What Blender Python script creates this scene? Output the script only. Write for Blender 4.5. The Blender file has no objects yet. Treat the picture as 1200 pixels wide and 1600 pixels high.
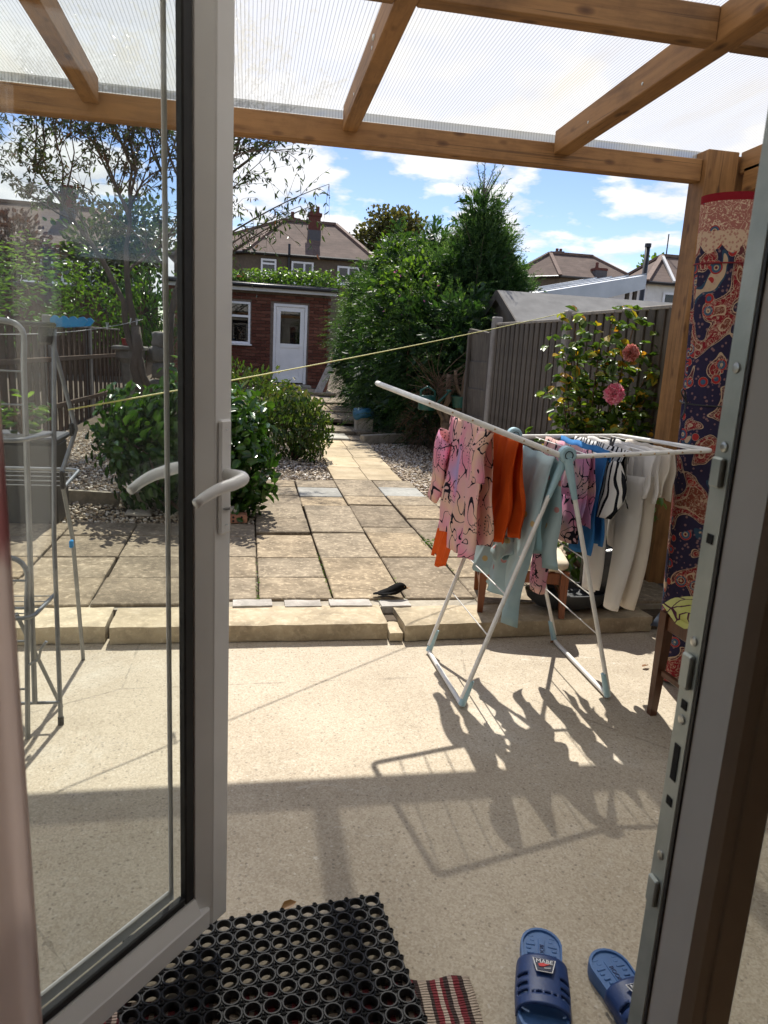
import bpy, math, random
import numpy as np
from mathutils import Vector, Matrix, Euler
R = math.radians
random.seed(11); rng = np.random.default_rng(11)
scn = bpy.context.scene
COL = scn.collection

# ---------------------------------------------------------------- camera
cam_d = bpy.data.cameras.new('camera'); cam = bpy.data.objects.new('camera', cam_d); COL.objects.link(cam)
cam_d.sensor_fit = 'VERTICAL'; cam_d.sensor_height = 36; cam_d.sensor_width = 27; cam_d.lens = 25.875
cam_d.clip_start = .02; cam_d.clip_end = 2000
cam_d.dof.use_dof = True; cam_d.dof.focus_distance = 5.0; cam_d.dof.aperture_fstop = 12
cam.matrix_world = Matrix(((.98274, -.01402, -.18443, 0), (-.17671, .22339, -.95858, 0), (.05464, .97463, .21706, 1.42), (0, 0, 0, 1)))
scn.camera = cam

# ---------------------------------------------------------------- sky, sun, exposure
SUN = Vector((.09, .78, 1)).normalized()
world = bpy.data.worlds.new('World'); scn.world = world; world.use_nodes = True
nt = world.node_tree; nt.nodes.clear()
N = nt.nodes.new; L = nt.links.new
out = N('ShaderNodeOutputWorld'); bg = N('ShaderNodeBackground'); bg.inputs[1].default_value = .11
sky = N('ShaderNodeTexSky'); sky.sky_type = 'NISHITA'; sky.sun_disc = False
sky.sun_elevation = math.asin(SUN.z); sky.sun_rotation = math.atan2(SUN.x, SUN.y)
sky.air_density = 1.0; sky.dust_density = .15; sky.ozone_density = 2.5
tc = N('ShaderNodeTexCoord'); sep = N('ShaderNodeSeparateXYZ'); L(tc.outputs['Generated'], sep.inputs[0])
def wm(op, a, b):
    n = N('ShaderNodeMath'); n.operation = op
    for i, v in enumerate((a, b)):
        if isinstance(v, (int, float)): n.inputs[i].default_value = v
        else: L(v, n.inputs[i])
    return n.outputs[0]
den = wm('ADD', wm('MAXIMUM', sep.outputs[2], 0), .22)
cmb = N('ShaderNodeCombineXYZ'); L(wm('DIVIDE', sep.outputs[0], den), cmb.inputs[0]); L(wm('DIVIDE', sep.outputs[1], den), cmb.inputs[1]); cmb.inputs[2].default_value = 4.2
n1 = N('ShaderNodeTexNoise'); n1.inputs['Scale'].default_value = 2.5; n1.inputs['Detail'].default_value = 9; n1.inputs['Roughness'].default_value = .56
L(cmb.outputs[0], n1.inputs['Vector'])
cr = N('ShaderNodeValToRGB'); cr.color_ramp.elements[0].position = .485; cr.color_ramp.elements[1].position = .55; L(n1.outputs[0], cr.inputs[0])
n2 = N('ShaderNodeTexNoise'); n2.inputs['Scale'].default_value = 5; n2.inputs['Detail'].default_value = 5; L(cmb.outputs[0], n2.inputs['Vector'])
cc = N('ShaderNodeValToRGB'); cc.color_ramp.elements[0].position = .3; cc.color_ramp.elements[1].position = .62
cc.color_ramp.elements[0].color = (3.9, 4.2, 4.8, 1); cc.color_ramp.elements[1].color = (6.0, 6.05, 6.2, 1); L(n2.outputs[0], cc.inputs[0])
mx = N('ShaderNodeMix'); mx.data_type = 'RGBA'; L(cr.outputs[0], mx.inputs[0]); hs_ = N('ShaderNodeHueSaturation'); hs_.inputs['Saturation'].default_value = 1.12; hs_.inputs['Hue'].default_value = .518; hs_.inputs['Value'].default_value = .8; L(sky.outputs[0], hs_.inputs['Color']); L(hs_.outputs[0], mx.inputs[6]); L(cc.outputs[0], mx.inputs[7])
L(mx.outputs[2], bg.inputs[0]); L(bg.outputs[0], out.inputs[0])
sd = bpy.data.lights.new('sun', 'SUN'); sd.energy = 4.4; sd.angle = R(.53); sd.color = (1, .95, .86)
so = bpy.data.objects.new('sun', sd); COL.objects.link(so); so.rotation_euler = SUN.to_track_quat('Z', 'Y').to_euler(); so.location = (0, 20, 30)
vs = scn.view_settings; vs.view_transform = 'Standard'; vs.look = 'None'; vs.exposure = .8; vs.gamma = 1; vs.use_curve_mapping = False
scn.cycles.max_bounces = 10; scn.cycles.transparent_max_bounces = 24; scn.cycles.caustics_refractive = False; scn.cycles.caustics_reflective = False

# ---------------------------------------------------------------- material helpers
class NT:
    def __init__(s, name):
        s.m = bpy.data.materials.new(name); s.m.use_nodes = True; s.t = s.m.node_tree; s.t.nodes.clear()
        s.o = s.n('ShaderNodeOutputMaterial'); s.tc = s.n('ShaderNodeTexCoord')
    def n(s, k, **kw):
        x = s.t.nodes.new(k)
        for a, b in kw.items(): setattr(x, a, b)
        return x
    def l(s, a, b): s.t.links.new(a, b)
    def put(s, v, sock):
        if isinstance(v, bpy.types.NodeSocket): s.l(v, sock)
        else: sock.default_value = v
    def mapv(s, scale=(1, 1, 1), coord='Object', loc=(0, 0, 0), rot=(0, 0, 0)):
        m = s.n('ShaderNodeMapping'); m.inputs['Scale'].default_value = scale; m.inputs['Location'].default_value = loc; m.inputs['Rotation'].default_value = rot
        s.l(s.tc.outputs[coord], m.inputs[0]); return m.outputs[0]
    def noise(s, vec, scale, detail=4, rough=.55, dist=0):
        x = s.n('ShaderNodeTexNoise'); s.l(vec, x.inputs['Vector']); x.inputs['Scale'].default_value = scale; x.inputs['Detail'].default_value = detail
        x.inputs['Roughness'].default_value = rough; x.inputs['Distortion'].default_value = dist; return x.outputs[0]
    def vor(s, vec, scale, feat='F1', rnd=1, outp='Distance'):
        x = s.n('ShaderNodeTexVoronoi', feature=feat); s.l(vec, x.inputs['Vector']); x.inputs['Scale'].default_value = scale; x.inputs['Randomness'].default_value = rnd
        return x.outputs[outp]
    def ramp(s, fac, stops, interp='LINEAR'):
        x = s.n('ShaderNodeValToRGB'); e = x.color_ramp.elements; x.color_ramp.interpolation = interp
        while len(e) < len(stops): e.new(.5)
        for i, (p, c) in enumerate(stops):
            e[i].position = p; c = c if hasattr(c, '__len__') else (c, c, c); e[i].color = (*c[:3], 1)
        s.put(fac, x.inputs[0]); return x.outputs[0]
    def math(s, op, a, b=0., c=0.):
        x = s.n('ShaderNodeMath', operation=op); s.put(a, x.inputs[0]); s.put(b, x.inputs[1]); s.put(c, x.inputs[2]); return x.outputs[0]
    def mix(s, f, a, b, mode='MIX'):
        x = s.n('ShaderNodeMix', data_type='RGBA', blend_type=mode); s.put(f, x.inputs[0])
        for v, k in ((a, 6), (b, 7)):
            if isinstance(v, (tuple, list)): v = (*v[:3], 1)
            s.put(v, x.inputs[k])
        return x.outputs[2]
    def bump(s, h, strength=.3, dist=.01):
        x = s.n('ShaderNodeBump'); x.inputs['Strength'].default_value = strength; x.inputs['Distance'].default_value = dist; s.l(h, x.inputs['Height']); return x.outputs[0]
    def bsdf(s, col, rough=.6, metal=0, nrm=None, spec=.5, **kw):
        b = s.n('ShaderNodeBsdfPrincipled')
        if isinstance(col, (tuple, list)): col = (*col[:3], 1)
        s.put(col, b.inputs['Base Color']); s.put(rough, b.inputs['Roughness']); s.put(metal, b.inputs['Metallic']); b.inputs['Specular IOR Level'].default_value = spec
        if nrm is not None: s.l(nrm, b.inputs['Normal'])
        for k, v in kw.items(): s.put(v, b.inputs[k])
        return b.outputs[0]
    def mixs(s, f, a, b):
        x = s.n('ShaderNodeMixShader'); s.put(f, x.inputs[0]); s.l(a, x.inputs[1]); s.l(b, x.inputs[2]); return x.outputs[0]
    def done(s, sh): s.l(sh, s.o.inputs[0]); return s.m

def simple(name, c1, c2=None, scale=8, rough=.6, bump=.15, bscale=60, metal=0, spec=.5, objvar=0, stretch=(1, 1, 1), bdist=.004, coord='Object'):
    t = NT(name); c2 = c2 or tuple(v * .78 for v in c1)
    v = t.mapv(stretch, coord)
    col = t.ramp(t.noise(v, scale, 5), [(.32, c2), (.68, c1)])
    if objvar:
        oi = t.n('ShaderNodeObjectInfo')
        col = t.mix(1.0, col, t.ramp(oi.outputs['Random'], [(0, (1 - objvar,) * 3), (1, (1 + objvar * .6,) * 3)]), 'MULTIPLY')
    nr = t.bump(t.noise(v, bscale, 4), bump, bdist) if bump else None
    return t.done(t.bsdf(col, rough, metal, nr, spec))

def leafmat(name, stops, trans=.35, rough=.42, tcol=None):
    t = NT(name); a = t.n('ShaderNodeAttribute', attribute_name='rnd')
    col = t.ramp(a.outputs['Fac'], stops)
    p = t.bsdf(col, rough, 0, None, .45)
    tr = t.n('ShaderNodeBsdfTranslucent'); t.l(t.mix(1.0, col, tcol or (1.25, 1.3, .55), 'MULTIPLY'), tr.inputs[0])
    return t.done(t.mixs(trans, p, tr.outputs[0]))

def cloth(name, col_fn, trans=.3, weave=900, rough=.85, bump=.25):
    t = NT(name); v = t.mapv(); col = col_fn(t, v)
    nr = t.bump(t.noise(v, 30, 3), bump, .006)
    p = t.bsdf(col, rough, 0, nr, .15)
    tr = t.n('ShaderNodeBsdfTranslucent'); t.put(col if isinstance(col, bpy.types.NodeSocket) else (*col, 1), tr.inputs[0]); t.l(nr, tr.inputs['Normal'])
    return t.done(t.mixs(trans, p, tr.outputs[0]))

# ---------------------------------------------------------------- mesh helpers
WL = {}
def worldloc(o): return WL.get(o.name, Vector((0, 0, 0))) if o else Vector((0, 0, 0))
def thing(name, loc, label, cat, group=None, rz=0):
    o = bpy.data.objects.new(name, None); COL.objects.link(o); o.empty_display_size = .05
    o.location = loc; o.rotation_euler = (0, 0, rz); WL[o.name] = Vector(loc)
    o['label'] = label; o['category'] = cat
    if group: o['group'] = group
    return o
def tag(o, label=None, cat=None, group=None, kind=None):
    for k, v in (('label', label), ('category', cat), ('group', group), ('kind', kind)):
        if v: o[k] = v
    return o
def link(name, me, mats, parent=None, smooth=False, ang=None):
    o = bpy.data.objects.new(name, me); COL.objects.link(o)
    for m in (mats if isinstance(mats, (list, tuple)) else [mats]):
        if len(me.materials) < (len(mats) if isinstance(mats, (list, tuple)) else 1): me.materials.append(m)
    if parent: o.parent = parent; WL[o.name] = worldloc(parent)
    if smooth:
        me.polygons.foreach_set('use_smooth', [True] * len(me.polygons))
        if ang is not None: me.set_sharp_from_angle(angle=R(ang))
    return o
class MB:
    def __init__(s): s.v = []; s.f = []; s.mi = []; s.cur = 0
    def add(s, vs, fs):
        k = len(s.v); s.v += [tuple(p) for p in vs]; s.f += [tuple(i + k for i in f) for f in fs]; s.mi += [s.cur] * len(fs); return s
    def box(s, c, d, rot=None, ch=0.):
        c = Vector(c); hx, hy, hz = d[0] / 2, d[1] / 2, d[2] / 2
        m = rot if isinstance(rot, Matrix) else (Euler(rot).to_matrix() if rot else Matrix.Identity(3))
        if ch <= 0:
            vs = [c + m @ Vector((x * hx, y * hy, z * hz)) for x in (-1, 1) for y in (-1, 1) for z in (-1, 1)]
            return s.add(vs, [(0, 1, 3, 2), (4, 6, 7, 5), (0, 4, 5, 1), (2, 3, 7, 6), (0, 2, 6, 4), (1, 5, 7, 3)])
        ch = min(ch, hx * .9, hy * .9, hz * .9); vs = []; idx = {}
        for x in (-1, 1):
            for y in (-1, 1):
                for z in (-1, 1):
                    for a in range(3):
                        p = [x * hx, y * hy, z * hz]
                        for b in range(3):
                            if b != a: p[b] -= (x, y, z)[b] * ch
                        idx[x, y, z, a] = len(vs); vs.append(c + m @ Vector(p))
        fs = []
        for a in range(3):
            b, e = (a + 1) % 3, (a + 2) % 3
            for sg in (-1, 1):
                q = []
                for u, w in ((-1, -1), (1, -1), (1, 1), (-1, 1)):
                    k = [0, 0, 0]; k[a] = sg; k[b] = u; k[e] = w; q.append(idx[k[0], k[1], k[2], a])
                fs.append(q if sg > 0 else q[::-1])
            for u in (-1, 1):
                for w in (-1, 1):
                    k1 = [0, 0, 0]; k1[b] = u; k1[e] = w; k2 = list(k1); k1[a] = -1; k2[a] = 1
                    q = [idx[(*k1, b)], idx[(*k2, b)], idx[(*k2, e)], idx[(*k1, e)]]
                    fs.append(q if u * w < 0 else q[::-1])
        for x in (-1, 1):
            for y in (-1, 1):
                for z in (-1, 1):
                    q = [idx[x, y, z, 0], idx[x, y, z, 1], idx[x, y, z, 2]]; fs.append(q if x * y * z > 0 else q[::-1])
        return s.add(vs, fs)
    def bar(s, p, q, w, h, ch=0., up=(0, 0, 1)):
        p = Vector(p); q = Vector(q); d = q - p; ln = d.length; d.normalize(); u = Vector(up)
        if abs(d.dot(u)) > .98: u = Vector((0, 1, 0))
        sd_ = d.cross(u).normalized(); u = sd_.cross(d)
        m = Matrix((d, sd_, u)).transposed(); return s.box((p + q) / 2, (ln, w, h), m, ch)
    def tube(s, pts, r, n=8, cap=True):
        pts = [Vector(p) for p in pts]; rs = r if hasattr(r, '__len__') else [r] * len(pts); vs = []; fs = []
        t0 = (pts[1] - pts[0]).normalized(); u = t0.orthogonal().normalized()
        for i, p in enumerate(pts):
            a = pts[max(i - 1, 0)]; b = pts[min(i + 1, len(pts) - 1)]; t = (b - a).normalized()
            u = (u - t * u.dot(t)); u = u.normalized() if u.length > 1e-6 else t.orthogonal().normalized(); w = t.cross(u)
            for k in range(n):
                an = 2 * math.pi * k / n; vs.append(p + (u * math.cos(an) + w * math.sin(an)) * rs[i])
        for i in range(len(pts) - 1):
            for k in range(n): fs.append((i * n + k, i * n + (k + 1) % n, (i + 1) * n + (k + 1) % n, (i + 1) * n + k))
        if cap: fs.append(tuple(range(n))[::-1]); fs.append(tuple(range((len(pts) - 1) * n, len(pts) * n)))
        return s.add(vs, fs)
    def lathe(s, c, prof, n=24, axis='Z', cap=False):
        c = Vector(c); vs = []; fs = []
        for r, z in prof:
            for k in range(n):
                a = 2 * math.pi * k / n; p = (r * math.cos(a), r * math.sin(a), z)
                vs.append(c + Vector(p if axis == 'Z' else ((p[0], p[2], p[1]) if axis == 'Y' else (p[2], p[0], p[1]))))
        for i in range(len(prof) - 1):
            for k in range(n): fs.append((i * n + k, i * n + (k + 1) % n, (i + 1) * n + (k + 1) % n, (i + 1) * n + k))
        if cap: fs.append(tuple(range(n))[::-1]); fs.append(tuple(range((len(prof) - 1) * n, len(prof) * n)))
        return s.add(vs, fs)
    def prism(s, poly, z0, z1, M=None):
        n = len(poly); vs = [Vector((x, y, z0)) for x, y in poly] + [Vector((x, y, z1)) for x, y in poly]
        if M: vs = [M @ v for v in vs]
        return s.add(vs, [tuple(range(n))[::-1], tuple(range(n, 2 * n))] + [(i, (i + 1) % n, n + (i + 1) % n, n + i) for i in range(n)])
    def loft(s, rings, cap=True):
        n = len(rings[0]); vs = [p for r_ in rings for p in r_]; fs = []
        for i in range(len(rings) - 1):
            for k in range(n): fs.append((i * n + k, i * n + (k + 1) % n, (i + 1) * n + (k + 1) % n, (i + 1) * n + k))
        if cap: fs.append(tuple(range(n))[::-1]); fs.append(tuple(range((len(rings) - 1) * n, len(rings) * n)))
        return s.add(vs, fs)
    def mesh(s, name, off=Vector((0, 0, 0))):
        me = bpy.data.meshes.new(name); me.from_pydata([(p[0] - off.x, p[1] - off.y, p[2] - off.z) for p in s.v], [], s.f)
        if any(s.mi): me.polygons.foreach_set('material_index', s.mi)
        me.update(); return me
    def build(s, name, mats, parent=None, smooth=False, ang=None, local=False):
        return link(name, s.mesh(name, Vector((0, 0, 0)) if local else worldloc(parent)), mats, parent, smooth, ang)
def B(c, d, rot=None, ch=0.): return MB().box(c, d, rot, ch)
def T(pts, r, n=8): return MB().tube(pts, r, n)
def arc(c, r, a0, a1, n, fn): return [fn(c, r * math.cos(a0 + (a1 - a0) * i / n), r * math.sin(a0 + (a1 - a0) * i / n)) for i in range(n + 1)]
def bez(p0, p1, p2, n=10):
    p0, p1, p2 = Vector(p0), Vector(p1), Vector(p2)
    return [p0 * (1 - t) ** 2 + p1 * 2 * t * (1 - t) + p2 * t * t for t in [i / n for i in range(n + 1)]]
def copy_tree(o, parent=None):
    c = o.copy(); COL.objects.link(c); c.parent = parent
    for ch in list(o.children): copy_tree(ch, c)
    return c
def npmesh(name, V, F, mat, parent=None, rnd=None, smooth=False):
    V = np.asarray(V, np.float32); off = worldloc(parent); V = V - np.array(off, np.float32)
    me = bpy.data.meshes.new(name); k = F.shape[1]
    me.vertices.add(len(V)); me.vertices.foreach_set('co', V.ravel())
    me.loops.add(F.size); me.loops.foreach_set('vertex_index', F.ravel().astype(np.int32))
    me.polygons.add(len(F)); me.polygons.foreach_set('loop_start', np.arange(0, F.size, k, dtype=np.int32))
    if rnd is not None:
        a = me.attributes.new('rnd', 'FLOAT', 'POINT'); a.data.foreach_set('value', np.asarray(rnd, np.float32))
    me.update(calc_edges=True); me.validate()
    return link(name, me, mat, parent, smooth)
def unit(a): return a / np.maximum(np.linalg.norm(a, axis=-1, keepdims=True), 1e-9)
def leaves(name, P, D, S, mat, parent, w=.4, fat=False, droop=.12, fold=.1, rnd=None, up=None):
    P = np.asarray(P, float); D = unit(np.asarray(D, float)); n = len(P); S = np.broadcast_to(np.asarray(S, float), (n,))[:, None]
    ref = rng.normal(size=(n, 3)) if up is None else (np.broadcast_to(up, (n, 3)) + rng.normal(size=(n, 3)) * .45)
    Nn = unit(ref - D * np.sum(ref * D, 1, keepdims=True)); Rt = np.cross(D, Nn)
    rnd = rng.random(n) if rnd is None else rnd
    if not fat:
        V = np.stack([P, P + D * S * .45 + Rt * S * w * .5 + Nn * S * fold, P + D * S - Nn * S * droop, P + D * S * .45 - Rt * S * w * .5 + Nn * S * fold], 1)
        F = np.concatenate([np.array([[0, 1, 2]]) + np.arange(n)[:, None] * 4, np.array([[0, 2, 3]]) + np.arange(n)[:, None] * 4]); k = 4
    else:
        V = np.stack([P, P + D * S * .3 + Rt * S * w * .46 + Nn * S * fold, P + D * S * .7 + Rt * S * w * .4 + Nn * S * fold * .6, P + D * S - Nn * S * droop,
                      P + D * S * .7 - Rt * S * w * .4 + Nn * S * fold * .6, P + D * S * .3 - Rt * S * w * .46 + Nn * S * fold], 1)
        F = np.concatenate([np.array([[0, 1, 2, 3]]) + np.arange(n)[:, None] * 6, np.array([[0, 3, 4, 5]]) + np.arange(n)[:, None] * 6]); k = 6
    return npmesh(name, V.reshape(-1, 3), F, mat, parent, np.repeat(rnd, k))
def blob_pts(ells, n, shell=(.75, 1.05), lump=.18, seed=0):
    """points and outward directions through the outer shell of a set of lumpy ellipsoids"""
    g = np.random.default_rng(seed); vol = np.array([e[3] * e[4] + e[4] * e[5] + e[3] * e[5] for e in ells]); cnt = (n * vol / vol.sum()).astype(int)
    P = []; O = []
    for e, c in zip(ells, cnt):
        d = unit(g.normal(size=(c, 3))); ph = g.random(6) * 6
        lum = 1 + lump * (np.sin(d[:, 0] * 5 + ph[0]) * np.sin(d[:, 2] * 6 + ph[1]) + .6 * np.sin(d[:, 1] * 9 + ph[2] + d[:, 2] * 7))
        r = (shell[0] + (shell[1] - shell[0]) * g.random(c) ** .6) * lum
        P.append(np.array(e[:3]) + d * np.array(e[3:6]) * r[:, None]); O.append(unit(d / np.array(e[3:6])))
    return np.concatenate(P), np.concatenate(O)
def rough_slab(dx, dy, dz, nx, ny, nz, amp, seed):
    """a stone box with a broken surface, centred on its base"""
    g = random.Random(seed); mb = MB(); idx = {}; from mathutils import noise as mn
    for i in range(nx + 1):
        for j in range(ny + 1):
            for k in range(nz + 1):
                if 0 < i < nx and 0 < j < ny and 0 < k < nz: continue
                p = Vector(((i / nx - .5) * dx, (j / ny - .5) * dy, k / nz * dz))
                e = (i in (0, nx)) + (j in (0, ny)) + (k in (0, nz)); nv = mn.noise_vector(p * 14 + Vector((seed * 3.1, 0, 0))); f = amp * (1.1 if e > 1 else .5 if k == nz else 1)
                q = p + nv * f * .7
                if e > 1: q += (Vector((0, 0, dz / 2)) - Vector((0, 0, p.z))) * .02 - Vector((p.x / dx * amp, p.y / dy * amp, (p.z - dz / 2) / dz * amp))
                idx[i, j, k] = len(mb.v); mb.v.append(tuple(q))
    def q4(a, b, c, d): mb.f.append((idx[a], idx[b], idx[c], idx[d])); mb.mi.append(0)
    for i in range(nx):
        for j in range(ny): q4((i, j, nz), (i + 1, j, nz), (i + 1, j + 1, nz), (i, j + 1, nz)); q4((i, j, 0), (i, j + 1, 0), (i + 1, j + 1, 0), (i + 1, j, 0))
        for k in range(nz): q4((i, 0, k), (i + 1, 0, k), (i + 1, 0, k + 1), (i, 0, k + 1)); q4((i, ny, k), (i, ny, k + 1), (i + 1, ny, k + 1), (i + 1, ny, k))
    for j in range(ny):
        for k in range(nz): q4((0, j, k), (0, j, k + 1), (0, j + 1, k + 1), (0, j + 1, k)); q4((nx, j, k), (nx, j + 1, k), (nx, j + 1, k + 1), (nx, j, k + 1))
    return mb
def text_mesh(body, size, ext=.001):
    cu = bpy.data.curves.new('lettering', 'FONT'); cu.body = body; cu.size = size; cu.extrude = ext; cu.align_x = 'CENTER'; cu.align_y = 'CENTER'
    o = bpy.data.objects.new('lettering', cu); COL.objects.link(o); dg = bpy.context.evaluated_depsgraph_get(); me = bpy.data.meshes.new_from_object(o.evaluated_get(dg))
    bpy.data.objects.remove(o); bpy.data.curves.remove(cu); return me

# ---------------------------------------------------------------- materials
def m_concrete():
    t = NT('patio concrete'); v = t.mapv()
    c = t.ramp(t.noise(v, 2.2, 6, .6), [(.3, (.36, .3, .22)), (.55, (.44, .375, .285)), (.8, (.5, .435, .34))])
    c = t.mix(t.math('MULTIPLY', t.ramp(t.noise(v, 1.3, 8, .7, .6), [(.56, 0), (.66, 1)]), .45), c, (.6, .57, .5))
    c = t.mix(t.math('MULTIPLY', t.ramp(t.noise(t.mapv((1, 1, 1), loc=(5, 2, 0)), .9, 9, .72, .5), [(.52, 0), (.6, 1)]), .5), c, (.29, .24, .175))
    sc_ = t.math('MULTIPLY', t.ramp(t.noise(t.mapv((1.6, 5, 1), rot=(0, 0, .4)), 3.2, 9, .75, 1.2), [(.6, 0), (.66, 1)]), t.ramp(t.noise(v, .8, 2), [(.45, 0), (.6, .75)])); c = t.mix(sc_, c, (.68, .65, .58))
    ck = t.vor(t.mapv((1, 1, 1), loc=(.37, .2, 0)), .55, 'DISTANCE_TO_EDGE'); c = t.mix(t.math('MULTIPLY', t.math('LESS_THAN', t.math('ADD', ck, t.math('MULTIPLY', t.noise(v, 9, 4), .02)), .012), .55), c, (.14, .115, .085))
    sy_ = t.n('ShaderNodeSeparateXYZ'); t.l(v, sy_.inputs[0]); grime = t.math('MULTIPLY', t.ramp(sy_.outputs[1], [(.0, 0), (1., 1)]), t.noise(v, 7, 6, .7))
    d = t.vor(v, 62); sel = t.vor(v, 62, outp='Color')
    hs = t.n('ShaderNodeSeparateColor'); t.l(sel, hs.inputs[0])
    dark = t.math('MULTIPLY', t.math('LESS_THAN', d, .27), t.math('GREATER_THAN', hs.outputs[0], .64))
    pale = t.math('MULTIPLY', t.math('LESS_THAN', d, .24), t.math('LESS_THAN', hs.outputs[0], .1))
    c = t.mix(t.math('MULTIPLY', dark, .62), c, (.14, .115, .09)); c = t.mix(t.math('MULTIPLY', pale, .6), c, (.62, .58, .5))
    d2 = t.vor(v, 190, outp='Color'); h2 = t.n('ShaderNodeSeparateColor'); t.l(d2, h2.inputs[0])
    c = t.mix(.35, c, t.ramp(h2.outputs[1], [(0, (.2, .165, .12)), (.5, (.4, .35, .27)), (1, (.56, .51, .42))]))
    h = t.math('ADD', t.noise(v, 90, 5), t.math('MULTIPLY', t.math('LESS_THAN', d, .25), -.25))
    return t.done(t.bsdf(c, .85, 0, t.bump(h, .35, .004), .3))
def m_slab(name, a, b, c_, lich=.5, sc=9):
    t = NT(name); oi = t.n('ShaderNodeObjectInfo')
    mp = t.n('ShaderNodeVectorMath', operation='ADD'); t.l(t.tc.outputs['Object'], mp.inputs[0])
    cx = t.n('ShaderNodeCombineXYZ'); t.l(t.math('MULTIPLY', oi.outputs['Random'], 40.), cx.inputs[0]); t.l(t.math('MULTIPLY', oi.outputs['Random'], 17.), cx.inputs[1]); t.l(cx.outputs[0], mp.inputs[1]); v = mp.outputs[0]
    col = t.ramp(t.noise(v, sc, 9, .68), [(.3, a), (.5, b), (.72, c_)])
    col = t.mix(t.math('MULTIPLY', t.ramp(t.noise(v, 30, 6, .65), [(.52, 0), (.62, 1)]), lich), col, tuple(min(1, x * 1.45) for x in c_))
    col = t.mix(t.math('MULTIPLY', t.ramp(t.noise(v, 3.2, 5, .6), [(.45, 0), (.7, 1)]), .55), col, tuple(x * .55 for x in a))
    col = t.mix(1., col, t.ramp(oi.outputs['Random'], [(0, (.78, .76, .74)), (.5, (1, 1, 1)), (1, (1.14, 1.08, .98))]), 'MULTIPLY')
    h = t.math('ADD', t.noise(v, 22, 6, .65), t.math('MULTIPLY', t.noise(v, 120, 3), .3))
    return t.done(t.bsdf(col, .9, 0, t.bump(h, .5, .006), .25))
def m_wood(name, axis, c1=(.28, .145, .055), c2=(.17, .082, .03), rough=.6, knots=True):
    t = NT(name); s = [14, 14, 14]; s[axis] = 1.1; v = t.mapv(tuple(s)); oi = t.n('ShaderNodeObjectInfo')
    g = t.noise(v, 1.6, 6, .6, .8); f = t.noise(v, 8, 3, .6)
    col = t.ramp(t.math('ADD', t.math('MULTIPLY', g, .75), t.math('MULTIPLY', f, .25)), [(.33, c2), (.52, c1), (.75, tuple(x * 1.22 for x in c1))])
    if knots:
        s2 = [11, 11, 11]; s2[axis] = 4.6; d = t.vor(t.mapv(tuple(s2), loc=(.3, .2, .1)), 1.0)
        col = t.mix(t.ramp(d, [(.05, .9), (.13, .55), (.2, 0)]), col, (.075, .03, .012))
    col = t.mix(1., col, t.ramp(oi.outputs['Random'], [(0, (.8, .8, .8)), (1, (1.1, 1.08, 1.05))]), 'MULTIPLY')
    col = t.mix(1., col, t.ramp(t.noise(t.mapv((1, 1, 1), loc=(2, 3, 1)), 2.3, 6, .7), [(.3, (.62, .6, .58)), (.5, (1, 1, 1)), (.7, (1.16, 1.14, 1.1))]), 'MULTIPLY')
    s3 = [60, 60, 60]; s3[axis] = .9; col = t.mix(t.math('MULTIPLY', t.ramp(t.noise(t.mapv(tuple(s3)), 1, 3, .5), [(.64, 0), (.68, 1)]), .55), col, (.05, .025, .012))
    return t.done(t.bsdf(col, rough, 0, t.bump(t.math('ADD', g, t.math('MULTIPLY', f, .5)), .25, .003), .35))
def m_upvc(name, c, rough=.32):
    t = NT(name); v = t.mapv(); n = t.noise(v, 3, 5)
    return t.done(t.bsdf(t.ramp(n, [(.3, tuple(x * .9 for x in c)), (.6, c)]), t.ramp(t.noise(v, 14, 4), [(.3, rough), (.7, rough + .14)]), 0, None, .5))
def m_glass(name, tint=(.9, .93, .92), refl=1., dirt=.05):
    t = NT(name); lw = t.n('ShaderNodeLayerWeight'); lw.inputs[0].default_value = .5
    fres = t.math('ADD', .045, t.math('MULTIPLY', t.math('POWER', lw.outputs['Facing'], 5.), .9))
    tr = t.n('ShaderNodeBsdfTransparent'); tr.inputs[0].default_value = (*tint, 1); gl = t.n('ShaderNodeBsdfGlossy'); gl.inputs['Roughness'].default_value = .004
    s = t.mixs(t.math('MULTIPLY', fres, refl), tr.outputs[0], gl.outputs[0])
    df = t.n('ShaderNodeBsdfDiffuse'); df.inputs[0].default_value = (.75, .78, .8, 1); tl = t.n('ShaderNodeBsdfTranslucent'); tl.inputs[0].default_value = (.8, .82, .85, 1)
    v = t.mapv(); n = t.math('MULTIPLY', t.ramp(t.noise(v, 5, 6, .65), [(.35, .4), (.75, 1)]), dirt)
    return t.done(t.mixs(n, s, t.mixs(.6, df.outputs[0], tl.outputs[0])))
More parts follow.
